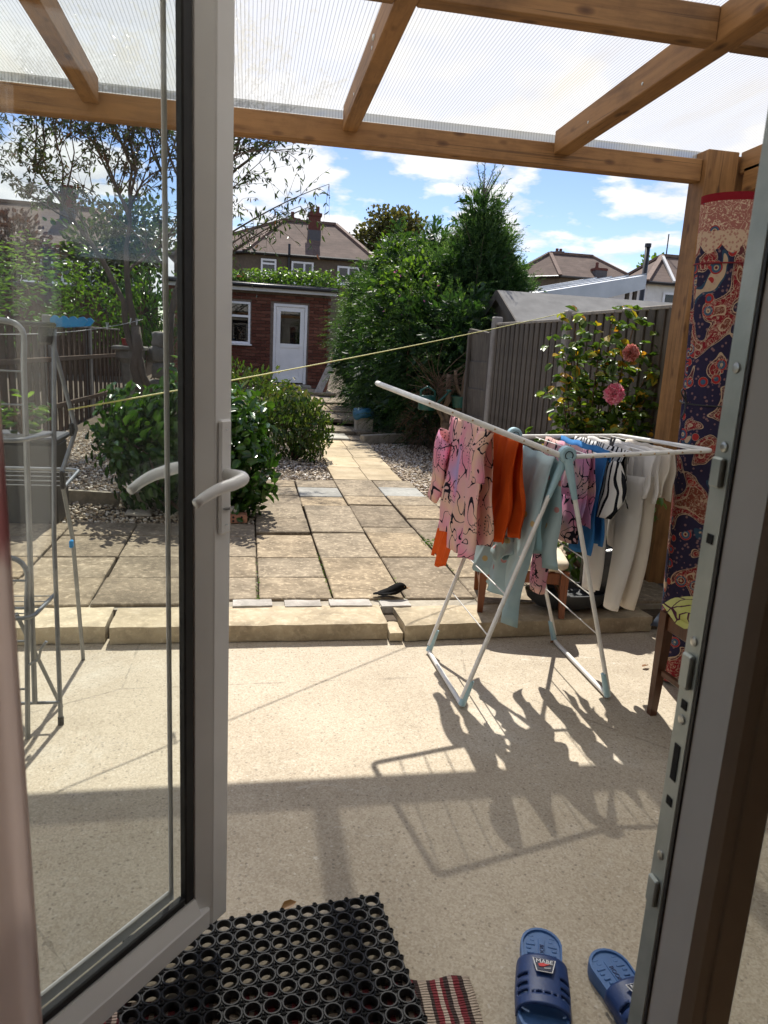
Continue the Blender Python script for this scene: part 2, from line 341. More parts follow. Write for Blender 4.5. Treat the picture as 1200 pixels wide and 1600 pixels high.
def m_poly():
    t = NT('ribbed polycarbonate'); v = t.mapv((1, 1, 1)); sx = t.n('ShaderNodeSeparateXYZ'); t.l(v, sx.inputs[0])
    w = t.math('PINGPONG', t.math('MULTIPLY', sx.outputs[0], 1 / .015), .5)        # ribs 15 mm apart along the fall
    rib = t.ramp(w, [(.02, 1), (.14, 0)]); g = t.noise(t.mapv((1, .25, 1)), 3.0, 6, .6, .4)
    algae = t.ramp(t.noise(t.mapv((2.2, .5, 1)), 1.8, 5, .6), [(.5, 0), (.72, 1)])
    col = t.mix(t.math('MULTIPLY', algae, .35), (.47, .47, .457), (.44, .38, .25))
    col = t.mix(t.math('MULTIPLY', rib, .8), col, (.17, .17, .165))
    tr = t.n('ShaderNodeBsdfTransparent'); tr.inputs[0].default_value = (.96, .97, .96, 1)
    tl = t.n('ShaderNodeBsdfTranslucent'); t.l(col, tl.inputs[0]); gl = t.n('ShaderNodeBsdfGlossy'); gl.inputs['Roughness'].default_value = .25
    nr = t.bump(w, .5, .004); t.l(nr, gl.inputs['Normal'])
    s = tl.outputs[0]
    s = t.mixs(t.math('ADD', .78, t.math('MULTIPLY', g, .14)), tr.outputs[0], s); fr = t.n('ShaderNodeFresnel'); fr.inputs[0].default_value = 1.35
    return t.done(t.mixs(.04, s, gl.outputs[0]))
M_conc = m_concrete()
M_slab = m_slab('old paving slab', (.135, .107, .073), (.245, .198, .138), (.36, .3, .215), .6)
M_slabp = m_slab('pale grey paving slab', (.3, .3, .28), (.38, .38, .35), (.45, .45, .42), .25)
M_path = m_slab('new sandstone path tile', (.4, .32, .2), (.49, .4, .265), (.55, .46, .32), .15, 4)
M_step = m_slab('yellow sandstone step', (.33, .275, .19), (.5, .42, .29), (.6, .52, .385), .3, 8)
M_sett = m_slab('pale granite sett', (.36, .34, .31), (.47, .44, .4), (.55, .52, .48), .3, 14)
M_kerb = m_slab('concrete edging', (.28, .25, .2), (.38, .34, .27), (.46, .42, .34), .3, 12)
M_soil = simple('bare soil', (.11, .08, .05), (.05, .036, .022), 6, .95, .6, 40, bdist=.02)
M_wx, M_wy, M_wz = m_wood('treated timber x', 0), m_wood('treated timber y', 1), m_wood('treated timber z', 2)
M_upvc = m_upvc('white upvc', (.9, .89, .87)); M_bead = m_upvc('upvc glazing bead', (.84, .83, .8), .4)
M_rubber = simple('black gasket rubber', (.02, .02, .02), (.012, .012, .012), 20, .55, .1)
M_glass = m_glass('door glass', (.965, .975, .967), .5, .005); M_glass2 = m_glass('window glass', (.25, .28, .3), 1.4, .02)
M_gal = simple('galvanised steel', (.5, .53, .49), (.36, .4, .37), 12, .4, .12, 90, .35)
M_steel = simple('steel screw', (.5, .5, .48), (.35, .35, .33), 40, .3, .05, 90, .95)
M_poly = m_poly()
M_plaster = simple('room plaster', (.66, .54, .42), (.58, .47, .37), 3, .9, .05)
M_floor = m_wood('room floorboards', 1, (.2, .12, .07), (.12, .07, .04), .5, False)
M_render = simple('house render', (.85, .82, .75), (.76, .72, .65), 4, .9, .4, 80)

# ---------------------------------------------------------------- ground and paving
def gz(y):
    if y < 3.5: return -.06
    if y < 10: return .055
    if y < 18: return .055 + (y - 10) / 8 * .33
    return .385 + (min(y, 60) - 18) * .012
ys = [-12, 3.45, 3.5, 6, 8, 10, 12, 14, 16, 18, 24, 36, 60, 200, 900]; xs = [-900, -60, -12, -4, 0, 4, 12, 60, 900]
g = MB(); g.add([(x, y, gz(y)) for y in ys for x in xs], [(j * len(xs) + i, j * len(xs) + i + 1, (j + 1) * len(xs) + i + 1, (j + 1) * len(xs) + i) for j in range(len(ys) - 1) for i in range(len(xs) - 1)])
tag(g.build('ground', M_soil), kind='structure')
tag(B((-.6, 2.15, -.05), (7.4, 2.62, .1), None, .006).build('concrete_patio', M_conc), kind='structure')

pav = bpy.data.objects.new('paved_terrace', None); COL.objects.link(pav); tag(pav, kind='structure')
slabs = []
cols = {(.465, .86): [3.72, 4.5, 5.14, 6.03, 6.42, -6.84, 7.22], (.86, 1.255): [3.72, 4.5, 5.14, 5.32, 6.1, 6.47, 7.26],
        (.07, .465): [3.72, 4.09, 4.5, 5.05, 5.13, 5.56, 6.08, 6.45, 6.83, 7.2], (1.255, 1.65): [3.63, 4.08, 4.5, 5.16, 5.6, 6.1, 6.5, -6.92, 7.28],
        (1.65, 2.05): [3.63, 4.1, 4.52, 5.16, 5.62, 6.1, 6.5], (2.05, 2.5): [3.63, 4.1, 4.7, 5.3, 5.9], (-.32, .07): [3.72, 4.09, 4.5, 5.0, 5.36]}
x = -.32
while x > -3.4: cols[(x - .44, x)] = [3.65, 4.09, 4.5, 5.0, 5.36]; x -= .44
k = 0
for (x0, x1), rows in cols.items():
    for a, b in zip(rows, rows[1:]):
        pale = b < 0; a, b = abs(a), abs(b); k += 1
        if b - a < .1: continue
        j = .006 + random.random() * .006; gap = random.random() * .006
        o = B((0, 0, -.02), (x1 - x0 - j - gap, b - a - j, .04), None, .006).build('paving_slab', M_slabp if pale else M_slab, pav)
        o.location = ((x0 + x1) / 2 + random.uniform(-.003, .003), (a + b) / 2, .1 + random.uniform(-.005, .004)); o.rotation_euler = (random.uniform(-.008, .008), random.uniform(-.01, .01), random.uniform(-.008, .008))
# sandstone path, two tiles wide
pth = bpy.data.objects.new('garden_path', None); COL.objects.link(pth); tag(pth, kind='structure')
tm = MB().box((0, 0, -.02), (.352, .772, .04), None, .004).mesh('path_tile')
for i in range(4):
    for j in range(2):
        o = link('path_tile', tm, M_path, pth); o.location = (.87 + .18 + j * .358 + i * .03, 7.28 + .39 + i * .78, .103 + random.uniform(-.002, .002)); o.rotation_euler.z = -.012
# older slabs between the path and the outbuilding
for i, (x0, x1, y0, y1, z, pale) in enumerate([(1.0, 1.45, 10.42, 11.0, .13, 1), (1.47, 2.0, 10.42, 11.0, .11, 0), (1.05, 1.6, 11.02, 11.7, .17, 0), (1.62, 2.1, 11.02, 11.7, .16, 0), (1.0, 1.52, 12.0, 13.2, .25, 0), (1.54, 2.1, 12.0, 13.2, .24, 0),
                                               (1.0, 1.5, 13.22, 14.5, .27, 0), (1.52, 2.1, 13.22, 14.5, .28, 0), (.9, 1.5, 14.52, 16.2, .33, 0), (1.52, 2.2, 14.52, 16.2, .32, 0), (.4, .98, 16.22, 17.6, .38, 0), (1.0, 1.9, 16.22, 17.6, .39, 0)]):
    o = B(((x0 + x1) / 2, (y0 + y1) / 2, z - .03), (x1 - x0, y1 - y0, .06), (random.uniform(-.01, .01), random.uniform(-.01, .01), 0), .008).build('old_slab', M_slabp if pale else M_slab, pth)
# sandstone step slabs along the edge of the concrete
for i, (x0, x1, ya, yb, lab) in enumerate([(-.62, .705, 3.375, 3.375, 'long yellow sandstone step slab left of the gap'), (.775, 2.16, 3.345, 3.42, 'yellow sandstone step slab right of the gap, under the clothes airer'),
                                           (-1.85, -.635, 3.38, 3.39, 'yellow step slab behind the silver tower airer, seen through the door glass')]):
    ln = x1 - x0; o = rough_slab(ln, .27, .09, 26, 5, 4, .006, i + 1).build('step_slab', M_step, None, True, 50)
    o.location = ((x0 + x1) / 2, (ya + yb) / 2 + .135, 0.001); o.rotation_euler.z = math.atan2(yb - ya, ln); tag(o, lab, 'step', 'sandstone step slabs')
o = rough_slab(.07, .25, .05, 3, 6, 3, .006, 9).build('gap_stone', M_step, None, True, 50); o.location = (.742, 3.47, .002); tag(o, 'low broken sandstone piece in the gap between the two step slabs', 'stone')
for i, (x, w) in enumerate([(-.22, .2), (.04, .22), (.3, .21), (.55, .24), (.79, .18)]):
    o = rough_slab(w - .015, .1, .09, 6, 3, 3, .005, 20 + i).build('granite_sett', M_sett, pav, True, 50); o.location = (x, 3.675 - .004 * i, .008 + .003 * (i % 2)); o.rotation_euler.z = random.uniform(-.03, .03)
tag(B((-.5, 3.69, .03), (6, .14, .11)).build('mortar_bed', M_kerb, pav))
# concrete edging of the gravel bed
for i in range(3):
    o = rough_slab(.86, .055, .13, 10, 2, 3, .004, 40 + i).build('edging_kerb', M_kerb, None, True, 50); o.location = (-2.3 + i * .872, 6.27 - i * .13, .05); o.rotation_euler = (0, .01 * i, -.148)
    tag(o, ['concrete edging piece at the far left end of the gravel bed, behind the tower airer', 'middle concrete edging piece across the gravel, left of the shrub', 'concrete edging piece running in under the laurel shrub'][i], 'kerb', 'edging of the gravel bed')

# gravel: far too many pebbles to count
def pebbles(name, label, poly, n, seed, zf, size=(.008, .02)):
    g_ = np.random.default_rng(seed); po = np.array(poly); lo, hi = po.min(0), po.max(0); pts = np.zeros((0, 2))
    while len(pts) < n:
        c = lo + g_.random((n, 2)) * (hi - lo); ins = np.zeros(len(c), bool); j = len(po) - 1
        for i in range(len(po)):
            a, b = po[i], po[j]; cond = ((a[1] > c[:, 1]) != (b[1] > c[:, 1])) & (c[:, 0] < (b[0] - a[0]) * (c[:, 1] - a[1]) / (b[1] - a[1] + 1e-12) + a[0]); ins ^= cond; j = i
        pts = np.concatenate([pts, c[ins]])
    pts = pts[:n]; ph = (1 + 5 ** .5) / 2
    iv = unit(np.array([(-1, ph, 0), (1, ph, 0), (-1, -ph, 0), (1, -ph, 0), (0, -1, ph), (0, 1, ph), (0, -1, -ph), (0, 1, -ph), (ph, 0, -1), (ph, 0, 1), (-ph, 0, -1), (-ph, 0, 1)], float))
    fi = np.array([(0, 11, 5), (0, 5, 1), (0, 1, 7), (0, 7, 10), (0, 10, 11), (1, 5, 9), (5, 11, 4), (11, 10, 2), (10, 7, 6), (7, 1, 8), (3, 9, 4), (3, 4, 2), (3, 2, 6), (3, 6, 8), (3, 8, 9), (4, 9, 5), (2, 4, 11), (6, 2, 10), (8, 6, 7), (9, 8, 1)])
    s = size[0] + (size[1] - size[0]) * g_.random(n) ** 2; sc = np.stack([s, s * (.6 + .4 * g_.random(n)), s * (.4 + .3 * g_.random(n))], 1)
    a = g_.random(n) * 6.28; ti = g_.normal(size=n) * .35
    V = iv[None] * sc[:, None] * (1 + .18 * g_.normal(size=(n, 12, 1)))
    V = np.stack([V[..., 0], V[..., 1] * np.cos(ti)[:, None] - V[..., 2] * np.sin(ti)[:, None], V[..., 1] * np.sin(ti)[:, None] + V[..., 2] * np.cos(ti)[:, None]], -1)
    V = np.stack([V[..., 0] * np.cos(a)[:, None] - V[..., 1] * np.sin(a)[:, None], V[..., 0] * np.sin(a)[:, None] + V[..., 1] * np.cos(a)[:, None], V[..., 2]], -1)
    V += np.stack([pts[:, 0], pts[:, 1], zf(pts[:, 1]) + g_.random(n) * .022], 1)[:, None]
    F = (fi[None] + (np.arange(n) * 12)[:, None, None]).reshape(-1, 3)
    return tag(npmesh(name, V.reshape(-1, 3), F, M_peb, None, np.repeat(g_.random(n), 12), True), label, 'gravel', None, 'stuff')
t = NT('gravel pebbles'); a = t.n('ShaderNodeAttribute', attribute_name='rnd')
pc = t.ramp(a.outputs['Fac'], [(0, (.22, .15, .09)), (.22, (.42, .32, .21)), (.5, (.58, .48, .35)), (.75, (.68, .6, .48)), (.95, (.78, .73, .66))])
M_peb = t.done(t.bsdf(pc, .7, 0, t.bump(t.noise(t.mapv(), 150, 3), .2, .002), .35))
zl = lambda y: np.full_like(y, .062)
pebbles('gravel', 'pale gravel bed around the laurel shrub on the left', [(-3.0, 5.37), (.06, 5.37), (.06, 7.2), (.86, 7.25), (.95, 10.4), (-3.0, 11.0)], 26000, 1, zl)
pebbles('gravel', 'pale gravel strip between the sandstone path and the conifer hedge', [(1.66, 6.6), (2.6, 6.3), (2.5, 10.4), (1.68, 10.4), (1.6, 7.3)], 7000, 2, zl)

# ---------------------------------------------------------------- the house the picture is taken from
def struct(name, mb, m): return tag(mb.build(name, m), kind='structure')
struct('room_floor', B((0, -1.7, .05), (6, 5.0, .1)), M_floor); struct('room_ceiling', B((0, -1.7, 2.55), (6, 5.0, .1)), M_plaster)
struct('room_wall_back', B((0, -4.25, 1.3), (6, .1, 2.6)), M_plaster)
struct('room_wall_left', B((-3.05, -1.7, 1.3), (.1, 5.0, 2.6)), M_plaster); struct('room_wall_right', B((3.05, -1.7, 1.3), (.1, 5.0, 2.6)), M_plaster)
hw = MB(); hw.box((-2.45, .74, 1.5), (3.3, .28, 3.0)); hw.box((3.0, .74, 1.5), (3.0, .28, 3.0)); hw.box((.35, .74, 2.65), (2.298, .28, .7)); hw.box((.35, .74, .0), (2.298, .28, .18)); struct('house_wall', hw, M_render)

# open glazed leaf, hinged on the left, standing out over the patio
HB = Vector((-.056, 1.546, .1)); U = Vector((.646, .763, 0)).normalized(); NI = Vector((U.y, -U.x, 0)); LW, LH = .98, 2.06
leaf = thing('glazed_door', (HB.x - U.x * LW, HB.y - U.y * LW, .1), 'white framed glazed door standing open on the left, with a white lever handle', 'door')
def LP(u, n, z): return Vector(leaf.location) + U * u + NI * n + Vector((0, 0, z))      # u from the hinge, n towards the room, z above the leaf's foot
def prof_bar(mb, u0, u1, z0, z1, n0, n1, ch=.004):
    c = LP((u0 + u1) / 2, (n0 + n1) / 2, (z0 + z1) / 2); mb.box(c, (u1 - u0, n1 - n0, z1 - z0), Matrix((U, NI, Vector((0, 0, 1)))).transposed(), ch); return mb
ST = .056
prof_bar(MB(), LW - ST, LW, 0, LH, -.03, .036, .006).build('stile', M_upvc, leaf); prof_bar(MB(), 0, ST, 0, LH, -.03, .036, .006).build('stile', M_upvc, leaf)
prof_bar(MB(), ST, LW - ST, 0, ST, -.03, .036, .006).build('rail', M_upvc, leaf); prof_bar(MB(), ST, LW - ST, LH - ST, LH, -.03, .036, .006).build('rail', M_upvc, leaf)
for (u0, u1, z0, z1) in ((LW - ST - .03, LW - ST + .002, ST - .002, LH - ST + .002), (ST - .002, ST + .03, ST - .002, LH - ST + .002)):
    mb = MB(); s = 1 if u0 < .5 else -1
    ue, ui = (u1, u0) if s > 0 else (u0, u1)
    mb.add([LP(ui, .034, z0), LP(ue, .016, z0), LP(ue, .006, z0), LP(ui, .006, z0), LP(ui, .034, z1), LP(ue, .016, z1), LP(ue, .006, z1), LP(ui, .006, z1)], [(0, 1, 5, 4), (1, 2, 6, 5), (2, 3, 7, 6), (3, 0, 4, 7)]); mb.build('glazing_bead', M_bead, leaf)
for (z0, z1) in ((ST + .03, ST - .002), (LH - ST - .03, LH - ST + .002)):
    mb = MB(); a, b = ST + .03, LW - ST - .03
    mb.add([LP(a, .034, z1), LP(b, .034, z1), LP(b, .016, z0), LP(a, .016, z0), LP(a, .006, z1), LP(b, .006, z1), LP(b, .006, z0), LP(a, .006, z0)], [(0, 1, 2, 3), (3, 2, 6, 7)]); mb.build('glazing_bead', M_bead, leaf)
gk = MB(); e = ST + .03
prof_bar(gk, LW - e - .026, LW - e, e, LH - e, -.006, .013, .003); prof_bar(gk, e, e + .026, e, LH - e, -.006, .013, .003); prof_bar(gk, e + .026, LW - e - .026, e, e + .02, -.006, .0125, .003); prof_bar(gk, e + .026, LW - e - .026, LH - e - .02, LH - e, -.006, .0125, .003)
gk.build('gasket', M_rubber, leaf)
ob = MB(); e2 = e + .026 + .012
prof_bar(ob, LW - e2, LW - e2 + .012, e, LH - e, -.03, -.022, .003); prof_bar(ob, e2, LW - e2, e, e + .03, -.03, -.022, .003); ob.build('outer_bead', M_upvc, leaf)
for nn in (.002, -.02): prof_bar(MB(), e, LW - e, e, LH - e, nn - .0015, nn + .0015, 0).build('glass_pane', M_glass, leaf)
hd = prof_bar(MB(), LW - .046, LW - .012, .93, 1.165, .036, .046, .005).build('handle_plate', M_upvc, leaf)
def lever(s):
    n0 = .046 if s > 0 else -.03
    pts = [LP(LW - .029, n0, 1.055)] + bez(LP(LW - .029, n0 + s * .036, 1.055), LP(LW - .03, n0 + s * .055, 1.054), LP(LW - .06, n0 + s * .055, 1.05), 5) + bez(LP(LW - .075, n0 + s * .055, 1.047), LP(LW - .12, n0 + s * .052, 1.045), LP(LW - .165, n0 + s * .048, 1.022), 7)
    return T(pts, [.0125] + [.0125] * 6 + [.0125 - .0005 * i for i in range(8)], 12).build('lever', M_upvc, hd, True)
lever(1); prof_bar(MB(), LW - .046, LW - .012, .93, 1.165, -.04, -.03, .005).build('outer_handle_plate', M_upvc, leaf); lever(-1)
MB().lathe(LP(LW - .029, .0465, .985), [(.009, -.002), (.009, .001), (.0001, .001)], 14).build('keyhole', M_steel, hd)
for z in (.95, 1.145): MB().lathe(LP(LW - .029, .0462, z), [(.004, 0), (.003, .001), (.0001, .001)], 10).build('screw', M_steel, hd)
M_brass = simple('worn brass latch', (.45, .33, .2), (.3, .2, .12), 20, .4, .1, 80, .7)
prof_bar(MB(), LW + .001, LW + .004, .85, 1.0, -.012, .016, .001).build('lock_faceplate', M_gal, leaf); prof_bar(MB(), LW + .004, LW + .016, .965, .99, -.008, .012, .003).build('latch_bolt', M_brass, leaf)

# fixed second leaf on the right of the opening
fx = thing('fixed_door_leaf', (.54, .72, .1), 'shaded white door leaf at the right edge with a steel keep strip', 'door')
B((.6085, .762, 1.16), (.115, .073, 2.1), None, .008).build('stile', M_upvc, fx)
mb = MB(); mb.add([(0.5455, .741, .12), (0.5455, .741, 2.2), (0.564, .706, 2.2), (0.564, .706, .12), (0.58, .7, .12), (0.58, .7, 2.2), (0.58, .726, .12), (0.58, .726, 2.2)], [(0, 3, 2, 1), (3, 4, 5, 2), (4, 6, 7, 5)]); mb.build('rebate_bevel', M_bead, fx)
B((.62, .7235, 1.16), (.004, .006, 2.08), None, .001).build('face_groove', M_bead, fx)
B((0.5465, .744, 1.16), (.007, .006, 2.1), None, .001).build('gasket', M_rubber, fx)
ks = B((0.546, .764, 1.16), (.006, .032, 2.08), None, .001).build('keep_strip', M_gal, fx)
M_hole = simple('dark slot', (.012, .011, .01), (.008, .008, .008), 20, .9, 0)
for z, h in ((.925, .05), (1.005, .012), (.87, .012), (1.22, .012)): B((0.5425, .763, z), (.0015, .012, h), None, .0004).build('keep_slot', M_hole, ks)
for z in (.79, .985, 1.09, 1.33, 1.42): MB().lathe((0.543, .763, z), [(.0065, 0), (.006, -.0018), (.003, -.0026), (.0001, -.0026)], 12, 'X').build('screw', M_steel, ks)
for z, h in ((1.05, .045), (.735, .04), (1.3, .035)): B((0.54, .765, z), (.007, .02, h), None, .002).build('keep_block', M_gal, ks)
B((1.0, .76, 1.16), (.67, .006, 1.86)).build('glass_pane', M_glass, fx)
B((1.4, .76, 1.16), (.12, .07, 2.1), None, .006).build('stile', M_upvc, fx); B((1.003, .76, .16), (.67, .07, .1), None, .006).build('rail', M_upvc, fx); B((1.003, .76, 2.16), (.67, .07, .1), None, .006).build('rail', M_upvc, fx)
M_curt = cloth('curtain cloth', lambda t, v: t.mix(t.ramp(t.noise(t.mapv((3, 3, 1.2)), 6, 3), [(.56, 0), (.66, .7)]), (.9, .8, .75), (.5, .2, .22)), .75)
mb = MB(); nu, nv = 40, 14; vs = []
for j in range(nv + 1):
    for i in range(nu + 1):
        u, w = i / nu, j / nv; vs.append((-.47 + .2985 * u + .002 * math.sin(w * 6) + .012 * (1 - w) * (u > .7), .52 + .022 * math.sin(u * 34) + .01 * math.sin(u * 13 + w * 2), .13 + 2.2 * w))
mb.add(vs, [(j * (nu + 1) + i, j * (nu + 1) + i + 1, (j + 1) * (nu + 1) + i + 1, (j + 1) * (nu + 1) + i) for j in range(nv) for i in range(nu)])
cu = mb.build('curtain', M_curt, None, True); tag(cu, 'pale pink curtain with dark red print at the left edge', 'curtain'); cu.modifiers.new('thick', 'SOLIDIFY').thickness = .002

# ---------------------------------------------------------------- timber canopy with ribbed polycarbonate sheets
can = thing('timber_canopy', (0, 4.05, 0), 'brown timber lean-to canopy roofed with ribbed clear plastic sheets', 'canopy')
def timber(name, p, q, w, h, m, up=(0, 0, 1)): return MB().bar(p, q, w, h, .004, up).build(name, m, can)
timber('front_beam', (-4.5, 4.05, 2.462), (2.449, 4.05, 2.473), .085, .114, M_wx)
timber('post', (2.545, 4.05, .09), (2.545, 4.05, 2.575), .19, .16, M_wz, (0, 1, 0)); timber('corner_board', (2.7, 4.06, .09), (2.7, 4.06, 2.36), .11, .05, M_wz, (0, 1, 0)); timber('corner_block', (2.7, 4.06, 2.362), (2.7, 4.06, 2.57), .11, .07, M_wz, (0, 1, 0)); timber('post', (-4.3, 4.05, .09), (-4.3, 4.05, 2.4), .12, .12, M_wz, (0, 1, 0))
RX = [(-1.96, .075), (-.747, .075), (.487, .075), (1.62, .09), (2.71, .075)]
def rz(y): return 2.527 + (4.05 - y) * .03
for x, w in RX: timber('rafter', (x, 4.006, rz(4.006)), (x, .9, rz(.9)), w, .115, M_wy)
timber('side_beam', (2.71, 3.96, 2.43), (2.71, .92, 2.5), .075, .13, M_wy); timber('side_board', (2.79, 4.13, 2.3), (2.79, .92, 2.32), .035, .36, M_wy)
for i in range(len(RX) - 1):
    a, b = RX[i][0] + RX[i][1] / 2, RX[i + 1][0] - RX[i + 1][1] / 2
    timber('noggin', (a + .001, 2.63, rz(2.63) - .001), (b - .001, 2.63, rz(2.63) - .001), .07, .112, M_wx)
    a, b = RX[i][0] + .004, RX[i + 1][0] - .004
    mb = MB(); z0, z1 = rz(4.11) + .061, rz(.9) + .061
    mb.add([(a, 4.11, z0), (b, 4.11, z0), (b, .9, z1), (a, .9, z1)], [(0, 3, 2, 1)]); mb.build('roof_sheet', M_poly, can)
    mb = MB(); mb.add([(a, 4.08, 2.51), (b, 4.08, 2.51), (b, 4.08, z0), (a, 4.08, z0)], [(0, 1, 2, 3)]); mb.build('end_closure', M_poly, can)
    for yy in (3.6, 3.1, 2.1):
        MB().lathe((RX[i][0] - RX[i][1] / 2 - .0005, yy, rz(yy) - .02), [(.007, 0), (.006, -.002), (.0001, -.003)], 10, 'X').build('screw_head', M_steel, can)
M_bolt = simple('white cap', (.7, .7, .68), None, 20, .4, 0)
MB().lathe((.449, 3.06, rz(3.06)), [(.012, 0), (.011, -.006), (.0001, -.008)], 12, 'X').build('screw_cap', M_bolt, can, True)

# ---------------------------------------------------------------- clothes airer
M_wpaint = simple('white coated tube', (.74, .73, .7), (.62, .61, .58), 15, .38, .05); M_aqua = simple('pale blue plastic', (.33, .5, .56), (.27, .42, .48), 10, .4, .05)
HN, HF = Vector((1.224, 2.67, 1.043)), Vector((1.227, 3.27, 1.047))
air = thing('clothes_airer', (1.2, 3.0, 0), 'white folding clothes airer with pale blue joints, wings spread and hung with washing', 'clothes airer')
def tubes(name, pts, r, par, m=M_wpaint, n=10): return T(pts, r, n).build(name, m, par, True, 60)
feet = {'nl': (.879, 2.655, .014), 'fl': (.872, 3.2, .014), 'nr': (1.54, 2.69, .014), 'fr': (1.555, 3.3, .014)}
for nm, hub in (('nl', HN), ('fl', HF), ('nr', HN), ('fr', HF)):
    f = Vector(feet[nm]); off = Vector((0, .012 if nm[1] == 'l' else -.012, 0)); lg = tubes('leg', [hub + off, f + Vector((0, 0, .03))], .0095, air)
    d = (f - hub).normalized(); MB().tube([f - d * .11, f - d * .0], [.0115, .015], 10).build('foot_cap', M_aqua, lg, True, 60)
    MB().tube([hub + off, hub + off + d * .17], [.019, .0115], 10).build('hinge_sleeve', M_aqua, lg, True, 60)
for a, b in (('nl', 'fl'), ('nr', 'fr')): tubes('floor_bar', [feet[a], feet[b]], .0105, air)
for hub in (HN, HF):
    jt = MB().lathe(hub + Vector((0, -.016, .012)), [(.0001, -.006), (.028, -.006), (.034, 0), (.034, .03), (.028, .036), (.0001, .036)], 20, 'Y').build('hinge_joint', M_aqua, air, True, 40)
    MB().lathe(hub + Vector((0, -.0235, .012)), [(.017, 0), (.017, -.0025), (.0145, -.0025), (.0145, 0)], 20, 'Y').build('ring', M_hole, jt)
for s in (-1, 1):                                              # cross wires low down between the two leg pairs
    fa, fb = (Vector(feet['nl']), Vector(feet['fl'])) if s < 0 else (Vector(feet['nr']), Vector(feet['fr']))
    for t_ in (.28, .45, .6): tubes('leg_wire', [fa.lerp(HN, t_), fb.lerp(HF, t_)], .0028, air, n=6)
LN, LF = Vector((.647, 2.67, 1.235)), Vector((.56, 3.27, 1.268))
tubes('left_wing_frame', [HN + Vector((-.02, 0, .006)), LN - (LN - HN) * .06] + bez(LN - (LN - HN) * .04, LN, LN + (LF - LN) * .05, 4) + bez(LF - (LF - LN) * .05, LF, LF - (LF - HF) * .04, 4) + [HF + Vector((-.02, 0, .006))], .0115, air)
RN, RF = Vector((1.848, 2.67, 1.089)), Vector((1.765, 3.27, 1.071))
tubes('right_wing_frame', [HN + Vector((.02, 0, .004)), RN - (RN - HN) * .06] + bez(RN - (RN - HN) * .04, RN, RN + (RF - RN) * .05, 4) + bez(RF - (RF - RN) * .05, RF, RF - (RF - HF) * .04, 4) + [HF + Vector((.02, 0, .004))], .0095, air)
WY = {}
def wire(side, X):
    a, b, c, d = (HN, LN, HF, LF) if side < 0 else (HN, RN, HF, RF)
    p = a.lerp(b, (X - a.x) / (b.x - a.x)); q = c.lerp(d, (X - c.x) / (d.x - c.x))
    tubes('wire', [p, q], .0025, air, n=6)
    for e_, s_ in ((p, -1), (q, 1)): MB().lathe(e_ + Vector((0, s_ * .0105, 0)), [(.0042, 0), (.003, s_ * .003), (.0001, s_ * .0035)], 8, 'Y').build('wire_stop', M_brass, air)
    return (p.z + q.z) / 2
for X in (.66, .75, .83, .92, 1.04, 1.14): WY[X] = wire(-1, X)
for X in (1.33, 1.38, 1.46, 1.53, 1.59, 1.65, 1.71, 1.79): WY[X] = wire(1, X)

# garments: thin cloth folded over the wires, each a separate piece
def squig(base, cols, line=.019, sc=4.3, lc=(.02, .018, .03)):
    def fn(t, v):
        n = t.noise(v, sc * .8, 2, .4); c = t.ramp(n, [(.3, cols[0]), (.43, cols[1]), (.52, base), (.6, cols[2]), (.72, cols[3])])
        q = t.noise(v, sc * 2.7, .6, .4, 1.0); ln = t.math('LESS_THAN', t.math('ABSOLUTE', t.math('SUBTRACT', q, .5)), line)
        q2 = t.noise(t.mapv(loc=(3, 7, 1)), sc * 2.1, 0, .3, .6); ln2 = t.math('LESS_THAN', t.math('ABSOLUTE', t.math('SUBTRACT', q2, .5)), line * .8)
        dt = t.math('MULTIPLY', t.math('LESS_THAN', t.vor(v, 75, rnd=.5), .28), t.math('GREATER_THAN', t.noise(v, 6, 1), .6))
        m = t.math('MAXIMUM', t.math('MULTIPLY', ln, t.math('GREATER_THAN', n, .36)), t.math('MAXIMUM', t.math('MULTIPLY', ln2, t.math('LESS_THAN', n, .5)), dt))
        return t.mix(m, c, lc)
    return fn
M_pink = cloth('pink squiggle print', squig((.78, .5, .5), [(.48, .4, .66), (.8, .33, .46), (.82, .58, .45), (.8, .4, .53)]), .4)
M_pink2 = cloth('pink and lilac squiggle print', squig((.72, .46, .52), [(.52, .38, .64), (.74, .28, .45), (.78, .52, .47), (.7, .32, .5)], .021, 4.8), .36)
M_orange = cloth('orange jersey', lambda t, v: t.ramp(t.noise(v, 9, 4), [(.3, (.62, .09, .012)), (.7, (.75, .13, .02))]), .3)
def blueprint(t, v):
    c = t.ramp(t.noise(v, 5, 4), [(.35, (.36, .5, .54)), (.65, (.48, .6, .62))])
    return t.mix(t.math('MULTIPLY', t.math('LESS_THAN', t.vor(v, 13), .17), .8), c, t.ramp(t.noise(v, 4, 1), [(.45, (.6, .22, .2)), (.6, (.62, .42, .12))], 'CONSTANT'))
M_aquac = cloth('pale blue printed cotton', blueprint, .35)
M_blue = cloth('bright blue cotton', lambda t, v: t.ramp(t.noise(v, 10, 3), [(.3, (.04, .19, .48)), (.7, (.07, .27, .6))]), .3)
def zebra(t, v):
    sx_ = t.n('ShaderNodeSeparateXYZ'); t.l(v, sx_.inputs[0])
    w = t.math('SINE', t.math('ADD', t.math('MULTIPLY', sx_.outputs[1], 205.), t.math('MULTIPLY', t.noise(t.mapv((2, 4, 3)), 3.0, 1, .4), 20.)))
    return t.mix(t.math('LESS_THAN', w, -.35), (.72, .71, .69), (.012, .013, .018))
M_zebra = cloth('black and white striped cotton', zebra, .2)
M_white = cloth('white rib cotton', lambda t, v: t.ramp(t.noise(v, 6, 4), [(.3, (.86, .84, .82)), (.7, (.9, .89, .88))]), .55)
